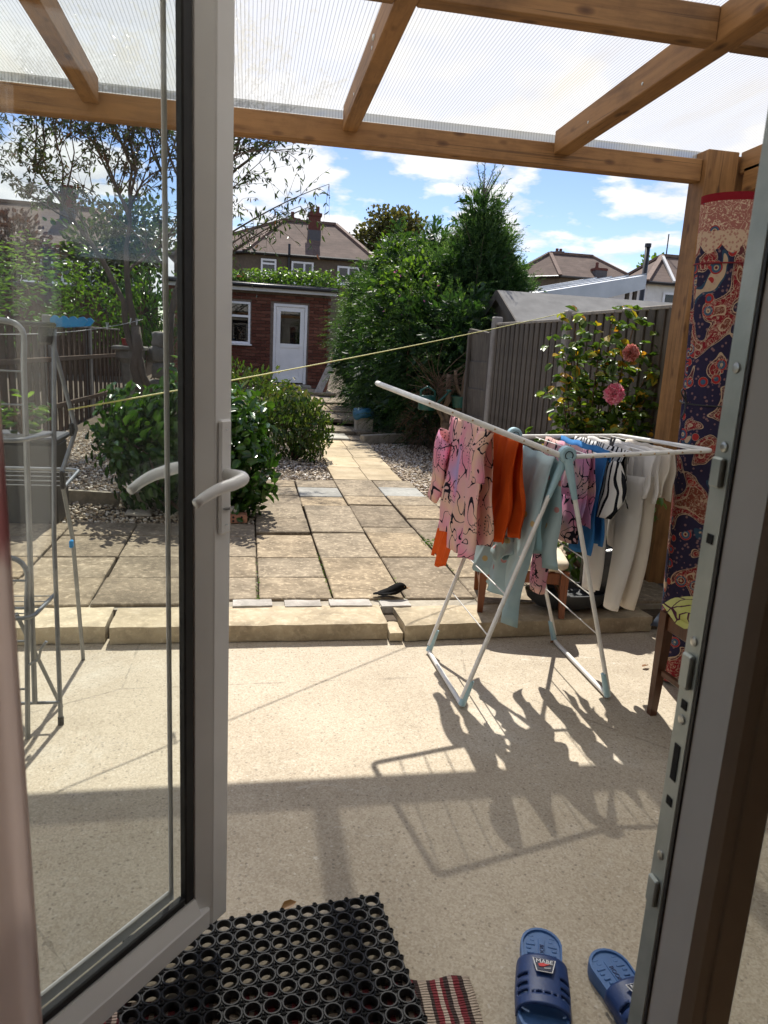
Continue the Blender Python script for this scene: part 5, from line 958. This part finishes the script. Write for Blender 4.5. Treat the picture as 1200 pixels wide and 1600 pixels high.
# stone pedestal, rubble and storage box on the left
M_stone = simple('weathered stone', (.2, .185, .16), (.13, .12, .1), 9, .9, .6, 30, bdist=.01)
pd = thing('stone_pedestal', (-1.62, 11, .07), 'weathered stone pedestal beside the bare tree, behind the laurel', 'pedestal'); MB().lathe((-1.62, 11, .07), [(.22, 0), (.22, .08), (.15, .12), (.12, .3), (.115, .7), (.14, .95), (.19, 1.02), (.2, 1.12), (.0001, 1.13)], 8).build('column', M_stone, pd); B((-1.62, 11, 1.225), (.44, .44, .06), None, .015).build('cap', M_stone, pd)
for i, (x_, y_, z_, w) in enumerate(((-1.3, 11.1, 0.07, .4), (-1.22, 11.12, .33, .34), (-1.28, 11.1, .58, .32), (-1.2, 11.1, .82, .28), (-1.24, 11.1, 1.05, .25), (-1.2, 11.1, 1.25, .2))):
    o = rough_slab(w, .26, .22, 6, 5, 4, .03, 100 + i).build('rubble_stone', M_stone, None, True); o.location = (x_, y_, z_); o.rotation_euler.z = i * .5; tag(o, ['lowest', 'second lowest', 'third', 'fourth', 'fifth', 'topmost'][i] + ' stone of the rubble stack beside the stone pedestal', 'stone', 'stacked rubble stones')
tag(MB().lathe((-1.66, 11, 1.256), [(.0001, 0), (.06, 0), (.08, .1), (.07, .1), (.0001, .05)], 16).build('red_cup', M_redp, None, True, 40), 'small red pot on top of the stone pedestal', 'pot')
bx = thing('storage_box', (-1.5, 5.45, .08), 'black plastic storage box on the gravel behind the tower airer', 'storage box'); B((-1.52, 5.5, .37), (.46, .36, .58), None, .02).build('body', M_blackp, bx); B((-1.52, 5.5, .68), (.5, .4, .04), None, .012).build('lid', M_blackp, bx)

# ---------------------------------------------------------------- vegetation
M_bark = simple('grey brown bark', (.13, .1, .075), (.07, .055, .04), 10, .95, .7, 40, stretch=(1, 1, .3), bdist=.015); M_twig = simple('brown twig', (.16, .1, .06), (.09, .055, .035), 12, .9, .2)
M_laurel = leafmat('laurel leaf', [(0, (.014, .04, .008)), (.5, (.034, .09, .015)), (.85, (.07, .15, .024)), (1, (.13, .22, .04))], .26, .26)
M_photi = leafmat('young shrub leaf', [(0, (.02, .05, .01)), (.45, (.05, .1, .02)), (.8, (.13, .17, .035)), (1, (.22, .13, .06))], .3, .35)
M_conif = leafmat('conifer spray', [(0, (.014, .038, .012)), (.4, (.035, .085, .022)), (.75, (.08, .15, .035)), (1, (.16, .24, .06))], .42, .5)
M_conif2 = leafmat('tall conifer spray', [(0, (.02, .05, .016)), (.4, (.05, .11, .034)), (.8, (.11, .2, .06)), (1, (.19, .28, .1))], .42, .5)
M_dead = leafmat('dead conifer twig', [(0, (.06, .035, .02)), (1, (.2, .12, .07))], .1, .8)
M_willow = leafmat('narrow tree leaf', [(0, (.02, .035, .014)), (.6, (.05, .08, .03)), (.95, (.1, .14, .05)), (1, (.2, .06, .04))], .35, .3)
M_bright = leafmat('bright green leaf', [(0, (.03, .07, .01)), (.5, (.07, .14, .02)), (1, (.16, .26, .04))], .45, .4)
M_rosel = leafmat('rose leaf', [(0, (.03, .065, .012)), (.55, (.09, .16, .028)), (.86, (.19, .26, .045)), (.94, (.5, .3, .02)), (1, (.45, .2, .03))], .4, .35)
M_oak = leafmat('oak leaf', [(0, (.03, .035, .012)), (.5, (.075, .08, .028)), (1, (.16, .13, .05))], .3, .5)
M_purple = leafmat('purple plum leaf', [(0, (.02, .008, .008)), (1, (.09, .03, .03))], .3, .5)

def sprays(ells, n, seed, ln=(.14, .3), per=11, lw=.16, lsz=.05, shell=(.55, 1.06), lift=.55, droop=.25, lump=.2):
    """fans of narrow leaflets along drooping twigs, for conifers"""
    g_ = np.random.default_rng(seed); P, O = blob_pts(ells, n, shell, lump, seed); m = len(P)
    D = unit(O + np.array([0, 0, lift]) + g_.normal(size=(m, 3)) * .35); Ln = (ln[0] + (ln[1] - ln[0]) * g_.random(m))[:, None]; side = unit(np.cross(D, g_.normal(size=(m, 3))))
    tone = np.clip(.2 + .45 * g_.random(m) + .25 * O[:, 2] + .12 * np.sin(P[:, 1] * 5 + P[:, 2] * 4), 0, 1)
    PP, DD, SS, RR = [], [], [], []
    for k in range(per):
        s = (k + .5) / per; base = P + D * Ln * s - np.array([0, 0, 1]) * Ln * droop * s * s; sg = 1 if k % 2 else -1
        PP.append(base); DD.append(unit(D * .8 - np.array([0, 0, droop]) * s + side * sg * (.75 - .45 * s) + g_.normal(size=(m, 3)) * .15)); SS.append(lsz * (1.25 - .6 * s) * (.7 + .6 * g_.random(m))); RR.append(np.clip(tone + .2 * s - .1 + .08 * g_.normal(size=m), 0, 1))
    return np.concatenate(PP), np.concatenate(DD), np.concatenate(SS), np.concatenate(RR)
def limb(mb, p, q, r0, r1, n=6, wob=.06, seed=0, seg=6):
    g_ = random.Random(seed); p, q = Vector(p), Vector(q); L_ = (q - p).length; pts = [p.lerp(q, i / seg) + (Vector((g_.uniform(-1, 1), g_.uniform(-1, 1), g_.uniform(-.6, .6))) * wob * L_ if 0 < i < seg else Vector((0, 0, 0))) for i in range(seg + 1)]
    mb.tube(pts, [r0 + (r1 - r0) * i / seg for i in range(seg + 1)], n); return pts

# conifer hedge along the right of the path
hg = thing('conifer_hedge', (2.4, 11.5, .1), 'dense dark green conifer hedge along the right of the path', 'hedge')
ells = [(2.35, 13.9, 1.25, .75, 1.0, 1.2), (2.5, 12.6, 1.45, .8, 1.0, 1.45), (2.45, 11.3, 1.35, .78, .95, 1.4), (2.55, 10.3, 1.2, .62, .8, 1.2), (2.95, 12.2, 2.3, .6, .9, .8), (2.3, 14.6, 1.5, .55, .7, 1.0), (2.75, 9.6, 1.3, .45, .5, .9), (2.4, 12.2, 2.75, .28, .3, .55), (2.8, 11.4, 2.75, .26, .3, .5), (2.05, 13.4, 2.3, .3, .35, .5)]
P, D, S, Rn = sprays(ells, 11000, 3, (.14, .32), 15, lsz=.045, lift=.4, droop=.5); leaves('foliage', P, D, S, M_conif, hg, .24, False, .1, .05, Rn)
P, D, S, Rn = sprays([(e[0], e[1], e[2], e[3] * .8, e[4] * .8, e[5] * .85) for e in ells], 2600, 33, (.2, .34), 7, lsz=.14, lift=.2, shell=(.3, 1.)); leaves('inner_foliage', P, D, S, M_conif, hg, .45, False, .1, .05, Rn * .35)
mb = MB()
for i, e in enumerate(ells[:4]): limb(mb, (e[0] + .1, e[1], .05), (e[0], e[1], e[2] + e[5] * .7), .07, .02, 7, .03, i)
mb.build('trunk', M_bark, hg, True)
P, D, S, Rn = sprays([(2.42, 9.45, .55, .3, .55, .4)], 330, 8, (.15, .3), 8, lsz=.06, lift=-.2, droop=.6); leaves('dead_foliage', P, D, S, M_dead, hg, .12, False, .1, .05, Rn)
# vine with pink flowers and broad bright leaves climbing in the hedge
vn = thing('climbing_vine', (2.1, 11, .2), 'bright green climber with small pink flowers growing through the hedge', 'climber')
P, O = blob_pts([(2.25, 10.6, 2.25, .4, .5, .35), (2.3, 11.8, 2.75, .35, .5, .3), (2.05, 10.9, 1.6, .2, .4, .3), (2.05, 13.6, 2.3, .35, .5, .3)], 1500, (.7, 1.15), .25, 12); leaves('foliage', P, O + rng.normal(size=P.shape) * .6 + np.array([0, 0, -.2]), .05 + .05 * rng.random(len(P)), M_bright, vn, .55, True, .15, .1)
M_pflower = leafmat('pink petal', [(0, (.45, .08, .25)), (1, (.65, .2, .4))], .4, .5, (1., 1., 1.))
P, O = blob_pts([(2.2, 10.4, 2.2, .35, .4, .3)], 24, (.95, 1.2), .2, 13); tag(leaves('flower', P, O + rng.normal(size=P.shape) * .5, .045, M_pflower, vn, .7, True), kind='stuff')
T(bez((2.3, 10.5, .1), (2.2, 10.4, 1.2), (2.25, 10.6, 2.3), 8), .014, 6).build('stem', M_twig, vn, True)
# tall conifer
tc_ = thing('tall_conifer', (3.2, 10.65, .1), 'tall feathery conifer with a loose pointed top beside the fence end', 'tree')
ells = [(3.2, 10.75, 1.75, .62, .5, .75), (3.25, 10.7, 2.3, .56, .48, .65), (3.24, 10.65, 2.8, .36, .36, .5), (3.2, 10.6, 3.2, .18, .18, .4), (3.62, 10.65, 2.3, .36, .35, .4), (2.9, 10.6, 2.45, .3, .35, .35), (3.45, 10.6, 2.85, .2, .2, .25)]
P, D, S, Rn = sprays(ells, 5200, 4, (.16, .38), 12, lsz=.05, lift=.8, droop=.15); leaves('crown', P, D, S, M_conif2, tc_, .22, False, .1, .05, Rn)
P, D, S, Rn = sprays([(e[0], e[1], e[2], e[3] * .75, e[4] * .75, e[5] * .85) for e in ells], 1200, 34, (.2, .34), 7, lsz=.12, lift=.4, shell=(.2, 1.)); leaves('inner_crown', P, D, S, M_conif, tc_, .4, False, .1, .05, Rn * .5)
mb = MB(); limb(mb, (3.2, 10.65, .05), (3.2, 10.6, 3.75), .075, .006, 7, .012, 5, 10); P_, D_, S_ = [], [], []
g_ = random.Random(9)
for i in range(46):                                              # loose arching leaders
    z = 1.6 + 2.05 * g_.random() ** .8; a_ = g_.random() * 6.28; r_ = (.95 - (z - 1.5) * .36) * g_.uniform(.8, 1.2); p0 = Vector((3.2, 10.6, z)); p2 = p0 + Vector((math.cos(a_) * r_, math.sin(a_) * r_, .35 + .25 * g_.random())); pts = bez(p0, p0.lerp(p2, .6) + Vector((0, 0, -.02)), p2, 7); mb.tube(pts, [.009 - .001 * k for k in range(8)], 5, False)
    for k in range(26): s = .45 + .55 * k / 26; q = p0.lerp(p2, s); q = pts[min(7, int(s * 7))].lerp(pts[min(7, int(s * 7) + 1)], s * 7 % 1); P_.append(q); D_.append(Vector((g_.gauss(0, .6), g_.gauss(0, .6), g_.gauss(.15, .4))) + (p2 - p0).normalized() * .7); S_.append(g_.uniform(.03, .075))
for k in range(160): z = 2.9 + .8 * g_.random(); P_.append(Vector((3.2, 10.6, z))); D_.append(Vector((g_.gauss(0, 1), g_.gauss(0, 1), .9))); S_.append(g_.uniform(.05, .16) * (4.0 - z) * .9)
mb.build('trunk', M_bark, tc_, True); leaves('leader_sprays', P_, D_, S_, M_conif2, tc_, .16, False, .1, .05)
# pruned trunk with bare stubs
pt = thing('pruned_trunk', (2.48, 8.95, .06), 'pruned bare trunk with forked stubs between hedge and fence', 'tree'); mb = MB()
limb(mb, (2.45, 8.95, .05), (2.44, 8.95, .55), .08, .06, 9, .03, 1); limb(mb, (2.44, 8.95, .5), (2.43, 8.9, 1.15), .045, .03, 8, .05, 2); mb.tube(bez((2.44, 8.95, .5), (2.64, 8.9, .7), (2.62, 8.85, 1.1), 8) + [Vector((2.68, 8.85, 1.35))], .034, 8); limb(mb, (2.44, 8.95, .45), (2.3, 8.9, .95), .03, .018, 7, .06, 3); mb.tube(bez((2.6, 8.88, .9), (2.5, 8.85, 1.0), (2.48, 8.8, 1.2), 5), .02, 7)
mb.build('trunk', simple('bare wood bark', (.22, .15, .09), (.13, .085, .05), 14, .9, .5, 40), pt, True); tw_ = MB()
for i in range(44): a_ = g_.uniform(-2.6, -.2); p0 = Vector((2.35, 8.85, .75 + .3 * g_.random())); tw_.tube(bez(p0, p0 + Vector((-.15, 0, .1)), p0 + Vector((math.cos(a_) * .45 - .1, -.1 + g_.gauss(0, .12), .1 + .4 * g_.random())), 4), [.006, .005, .004, .003, .002], 4, False)
tw_.build('twigs', M_twig, pt)
P_, D_, S_ = [], [], []
for i in range(70): p0 = Vector((2.2 + .35 * g_.random(), 8.5 + .3 * g_.random(), .06)); P_.append(p0 + Vector((0, 0, .35 * g_.random()))); D_.append(Vector((g_.gauss(0, .5), g_.gauss(0, .5), g_.gauss(.4, .5)))); S_.append(.12)
leaves('dry_stalks', P_, D_, S_, M_dead, pt, .06, False)

# laurel, and the two smaller shrubs
def shrub(name, label, base, ells, n, mat, ls, w, seed, shell=(.6, 1.08), stems=8, upb=.35, fold=.14):
    s = thing(name, base, label, 'shrub'); P, O = blob_pts(ells, n, shell, .22, seed); g2 = np.random.default_rng(seed)
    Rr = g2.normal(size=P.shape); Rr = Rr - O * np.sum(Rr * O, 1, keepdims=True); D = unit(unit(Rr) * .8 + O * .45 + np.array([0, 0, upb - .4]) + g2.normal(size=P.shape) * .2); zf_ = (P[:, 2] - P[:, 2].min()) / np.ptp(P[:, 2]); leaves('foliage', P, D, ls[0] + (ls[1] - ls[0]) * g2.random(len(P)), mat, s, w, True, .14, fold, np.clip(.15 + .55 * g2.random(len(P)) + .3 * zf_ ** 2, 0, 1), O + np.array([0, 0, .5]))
    mb = MB()
    for i in range(stems):
        e = ells[i % len(ells)]; a_ = i * 2.4; limb(mb, base, (e[0] + e[3] * .6 * math.cos(a_), e[1] + e[4] * .6 * math.sin(a_), e[2] + e[5] * (.2 + .5 * (i % 3) / 2)), .016, .005, 5, .07, seed + i)
    mb.build('stems', M_twig, s, True); return s
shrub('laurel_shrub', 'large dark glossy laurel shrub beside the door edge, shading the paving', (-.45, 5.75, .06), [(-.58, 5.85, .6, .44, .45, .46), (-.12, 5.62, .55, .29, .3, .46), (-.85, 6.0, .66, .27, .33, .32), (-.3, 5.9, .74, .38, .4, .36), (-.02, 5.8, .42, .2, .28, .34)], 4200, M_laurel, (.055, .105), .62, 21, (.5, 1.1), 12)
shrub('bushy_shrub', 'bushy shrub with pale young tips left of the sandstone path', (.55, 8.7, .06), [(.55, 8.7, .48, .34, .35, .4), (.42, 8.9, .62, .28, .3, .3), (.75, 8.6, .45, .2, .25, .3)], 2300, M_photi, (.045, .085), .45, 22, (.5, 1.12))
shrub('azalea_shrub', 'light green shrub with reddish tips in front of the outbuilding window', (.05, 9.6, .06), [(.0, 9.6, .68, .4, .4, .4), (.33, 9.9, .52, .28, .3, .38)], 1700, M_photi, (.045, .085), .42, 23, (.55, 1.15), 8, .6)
shrub('boxed_plant', 'small yellow green plant on the storage box behind the tower airer', (-1.52, 5.45, .7), [(-1.52, 5.45, .84, .14, .12, .12)], 60, M_bright, (.06, .1), .4, 24)
shrub('corner_shrub', 'leafy green plant growing behind the planter bowl under the washing', (2.1, 4.1, .06), [(1.98, 4.05, .38, .3, .3, .3), (2.25, 4.2, .55, .25, .3, .35)], 900, M_rosel, (.04, .09), .5, 25)
shrub('roof_ivy', 'bright green ivy spilling over the flat roof of the outbuilding', (.2, 19, 2.7), [(-.8, 18.6, 2.85, .7, .5, .16), (.2, 18.7, 2.86, .8, .5, .17), (1.2, 18.6, 2.88, .6, .5, .2), (1.75, 18.3, 2.8, .35, .4, .3)], 2600, M_bright, (.06, .12), .6, 26, (.5, 1.2))
for i, (el, m_, l_) in enumerate((([(-3.6, 13.6, 2.0, 1.0, .8, .8), (-2.6, 14.2, 1.9, .7, .7, .7)], M_bright, 'bright green bushy tree above the left fence, behind the tower airer'), ([(-2.0, 15.4, 1.8, .75, .7, .8)], M_laurel, 'green bush behind the bare tree, left of the outbuilding'), ([(-5.2, 15, 2.0, 1.0, .9, 1.0)], M_laurel, 'dark bush beyond the left fence at the picture edge'))): shrub('tall_bush', l_, (el[0][0], el[0][1], .2), el, 1700, m_, (.06, .12), .4, 40 + i, (.4, 1.12))

# rose bush with two pink blooms
rs = thing('rose_bush', (2.3, 4.6, .06), 'rose bush with two pink blooms in front of the grey fence', 'rose bush'); mb = MB(); P_, D_, S_, R_ = [], [], [], []; g_ = random.Random(15)
tips = [(2.06, 4.6, 1.66), (2.3, 4.55, 1.72), (2.48, 4.6, 1.66), (2.62, 4.5, 1.5), (1.98, 4.55, 1.45), (2.2, 4.5, 1.35), (2.42, 4.55, 1.45), (2.35, 4.5, 1.2), (2.0, 4.5, 1.15), (2.15, 4.45, 1.05), (2.5, 4.4, 1.15), (2.6, 4.45, 1.3), (2.25, 4.6, 1.55), (1.95, 4.5, .95), (2.1, 4.7, 1.55), (2.4, 4.4, 1.0), (2.3, 4.4, .9)]
for i, tp in enumerate(tips):
    pts = bez((2.28 + g_.uniform(-.08, .08), 4.6, .06), (2.28 + (tp[0] - 2.28) * .4, 4.6, tp[2] * .6), tp, 9); mb.tube(pts, [.009 - .0006 * k for k in range(10)], 5, False)
    for k in range(4, 10):
        for r_ in range(8):
            c_ = pts[k] + Vector((g_.gauss(0, .07), g_.gauss(0, .05), g_.gauss(0, .05))); d_ = Vector((g_.gauss(0, 1), g_.gauss(-.3, 1), g_.gauss(-.1, .6))).normalized()
            for l_ in (0, .9, -.9): dd = (d_ + d_.cross(Vector((0, 0, 1))) * l_).normalized(); P_.append(c_); D_.append(dd); S_.append(g_.uniform(.045, .085)); R_.append(g_.random())
mb.build('canes', M_twig, rs, True); leaves('foliage', P_, D_, S_, M_rosel, rs, .62, True, .15, .12, np.array(R_), (0, -.3, 1.))
M_petal = leafmat('deep pink petal', [(0, (.88, .2, .38)), (1, (.97, .62, .68))], .35, .5, (1.1, 1., 1.)); M_petal2 = leafmat('faded pink petal', [(0, (.55, .17, .14)), (1, (.8, .45, .42))], .35, .5, (1.1, 1., 1.))
for c_, r_, m_ in ((Vector((2.3, 4.42, 1.215)), .058, M_petal), (Vector((2.38, 4.42, 1.475)), .046, M_petal2)):
    P_, D_, S_ = [], [], []
    for k in range(90): rr = (k / 90) ** .5; a_ = k * 2.4; P_.append(c_ + Vector((math.cos(a_) * rr * .3, -.2 * (1 - rr), math.sin(a_) * rr * .3)) * r_); D_.append(Vector((math.cos(a_) * rr, -.75 * (1.15 - rr), math.sin(a_) * rr))); S_.append(r_ * (.75 + .3 * rr))
    leaves('bloom', P_, D_, S_, m_, rs, .95, True, -.2, -.15)

# sparse tree on the left, its twigs reaching over the outbuilding
bt = thing('sparse_tree', (-1.25, 9.8, .06), 'sparse twiggy tree with narrow leaves, partly behind the door glass', 'tree'); mb = MB(); tw_ = MB(); P_, D_, S_ = [], [], []; g_ = random.Random(31)
limb(mb, (-1.3, 9.8, .05), (-1.38, 9.8, 1.5), .085, .06, 9, .03, 1); limb(mb, (-1.08, 9.85, .05), (-.95, 9.8, 1.7), .075, .05, 9, .03, 2); limb(mb, (-1.2, 9.8, .7), (-1.6, 9.7, 2.0), .05, .03, 8, .04, 3)
tops = []
def grow(p, d, L_, r, lev):
    pts = [p]; q = p.copy(); dd = d.normalized()
    for i in range(6):
        dd = (dd + Vector((g_.gauss(0, .13), g_.gauss(0, .13), g_.gauss(.02 if lev < 2 else -.03, .1)))).normalized(); q = q + dd * L_ / 6; pts.append(q.copy())
    (mb if lev < 2 else tw_).tube(pts, [r * (1 - .12 * i) for i in range(7)], 6 if lev < 2 else 4, False)
    if lev < 3:
        for k in range({0: 7, 1: 8, 2: 5}[lev]):
            i = g_.randint(2, 6); a_ = g_.uniform(0, 6.28); nd = (dd + Vector((math.cos(a_), math.sin(a_) * .7, g_.uniform(-.35, .75))) * g_.uniform(.5, .95)); grow(pts[i], nd, L_ * g_.uniform(.45, .7), r * .45, lev + 1)
    if lev >= 2:
        for k in range(4 if lev == 2 else 4):
            i = g_.randint(1, 5); c_ = pts[i].lerp(pts[i + 1], g_.random())
            for m_ in range(g_.choice((1, 1, 2, 3))): P_.append(c_); D_.append(Vector((g_.gauss(0, .7), g_.gauss(0, .7), g_.gauss(-.6, .5)))); S_.append(g_.uniform(.05, .09))
grow(Vector((-1.38, 9.8, 1.5)), Vector((-.25, 0, 1)), 1.9, .05, 0); grow(Vector((-.95, 9.8, 1.7)), Vector((.1, 0, 1)), 2.2, .045, 0); grow(Vector((-1.6, 9.7, 2.0)), Vector((-.7, -.1, 1)), 1.7, .035, 0); grow(Vector((-1.0, 9.8, 1.5)), Vector((-.05, .1, 1)), 2.4, .035, 0)
for e_, z0 in (((.95, 9.7, 3.35), 2.2), ((.6, 9.6, 3.05), 2.0), ((.75, 9.8, 3.1), 1.9), ((.2, 9.7, 3.6), 2.3), ((.3, 9.8, 2.8), 1.8), ((-.1, 9.7, 3.7), 2.4)):
    p0 = Vector((-.9, 9.8, z0)); e_ = Vector(e_); pts = bez(p0, p0.lerp(e_, .55) + Vector((0, 0, .18)), e_, 10); mb.tube(pts, [.016 - .0013 * k for k in range(11)], 5, False)
    for k in range(3, 11):
        for r_ in range(2):
            tip = pts[k] + Vector((g_.uniform(-.1, .45), g_.gauss(0, .15), g_.gauss(.02, .22))); b_ = bez(pts[k], pts[k].lerp(tip, .5) + Vector((0, 0, .06)), tip, 5); tw_.tube(b_, [.004, .0035, .003, .0025, .002, .0015], 4, False)
            for q in b_[1:]:
                for m_ in range(g_.choice((0, 1, 1, 2))): P_.append(q); D_.append(Vector((g_.gauss(.1, .6), g_.gauss(0, .6), g_.gauss(-.7, .4)))); S_.append(g_.uniform(.05, .1))
mb.build('trunk', M_bark, bt, True); tw_.build('twigs', M_twig, bt); leaves('foliage', P_, D_, S_, M_willow, bt, .3, True, .12, .08)

# distant trees
def far_tree(name, label, base, ells, n, mat, ls, seed, tr=.35, shell=(.25, 1.1)):
    f = thing(name, base, label, 'tree'); P, O = blob_pts(ells, n, shell, .3, seed); g2 = np.random.default_rng(seed); nz = (P[:, 2] - P[:, 2].min()) / np.ptp(P[:, 2])
    leaves('crown', P, O + g2.normal(size=P.shape) * .8, ls[0] + (ls[1] - ls[0]) * g2.random(len(P)), mat, f, .7, True, .15, .1, np.clip(.1 + .6 * g2.random(len(P)) + .25 * nz, 0, 1)); mb = MB(); e0 = ells[0]
    limb(mb, base, (base[0], base[1], e0[2] - e0[5] * .3), tr, tr * .6, 8, .02, seed)
    for i, e in enumerate(ells): limb(mb, (base[0], base[1], e0[2] - e0[5] * .5), (e[0], e[1], e[2]), tr * .45, tr * .12, 6, .06, seed + i)
    mb.build('trunk', M_bark, f, True)
far_tree('oak_tree', 'round brownish oak tree rising behind the roofs in the middle', (11, 60, .3), [(11, 60, 9.6, 2.3, 2.0, 2.0), (9.0, 60, 9.2, 1.4, 1.2, 1.1), (13.2, 60, 9.3, 1.5, 1.3, 1.1), (10.6, 60, 11.1, 1.6, 1.4, .9), (12.3, 60, 10.8, 1.3, 1.2, .9), (10.0, 60, 7.9, 1.8, 1.5, 1.2), (12.5, 60, 8.0, 1.7, 1.5, 1.2)], 5200, M_oak, (.22, .42), 51)
far_tree('round_tree', 'small green tree top beside the black flue pole', (33.8, 60, .3), [(33.8, 60, 8.6, 1.5, 1.3, 1.3), (35.2, 60, 8.0, 1.2, 1.2, 1.0)], 1200, M_bright, (.25, .45), 52)
far_tree('purple_tree', 'dark purple leaved tree at the far left edge', (-5.6, 20, .3), [(-5.5, 20, 3.4, .7, .6, .7), (-6.2, 20, 3.0, .7, .6, .6), (-5.1, 20, 3.0, .45, .4, .5)], 1800, M_purple, (.09, .17), 53, .12)
far_tree('grey_green_tree', 'dense grey green tree behind the sparse tree on the left', (-3.6, 24, .3), [(-4.3, 24, 3.6, 1.2, 1.0, 1.2), (-3.3, 24, 4.2, 1.0, 1.0, 1.2)], 2200, M_willow, (.12, .22), 54, .2)

# weeds and moss in the paving joints
P_, D_, S_ = [], [], []
for x_, y0, y1 in ((.462, 3.75, 4.6), (.07, 3.7, 4.4), (.86, 3.7, 4.1), (1.255, 4.0, 5.1), (.7, 3.63, 3.68)):
    for k in range(int(60 * (y1 - y0))):
        if g_.random() < .6: P_.append(Vector((x_ + g_.gauss(0, .004), y0 + (y1 - y0) * g_.random(), .1))); D_.append(Vector((g_.gauss(0, .7), g_.gauss(0, .7), .6))); S_.append(g_.uniform(.008, .022))
for k in range(90): P_.append(Vector((g_.uniform(1.22, 1.34), g_.uniform(4.75, 4.95), .1))); D_.append(Vector((g_.gauss(0, .8), g_.gauss(0, .8), .4))); S_.append(g_.uniform(.012, .03))
tag(leaves('joint_weeds', P_, D_, S_, M_bright, None, .4), 'tiny green weeds growing in the paving joints', 'weeds', None, 'stuff')
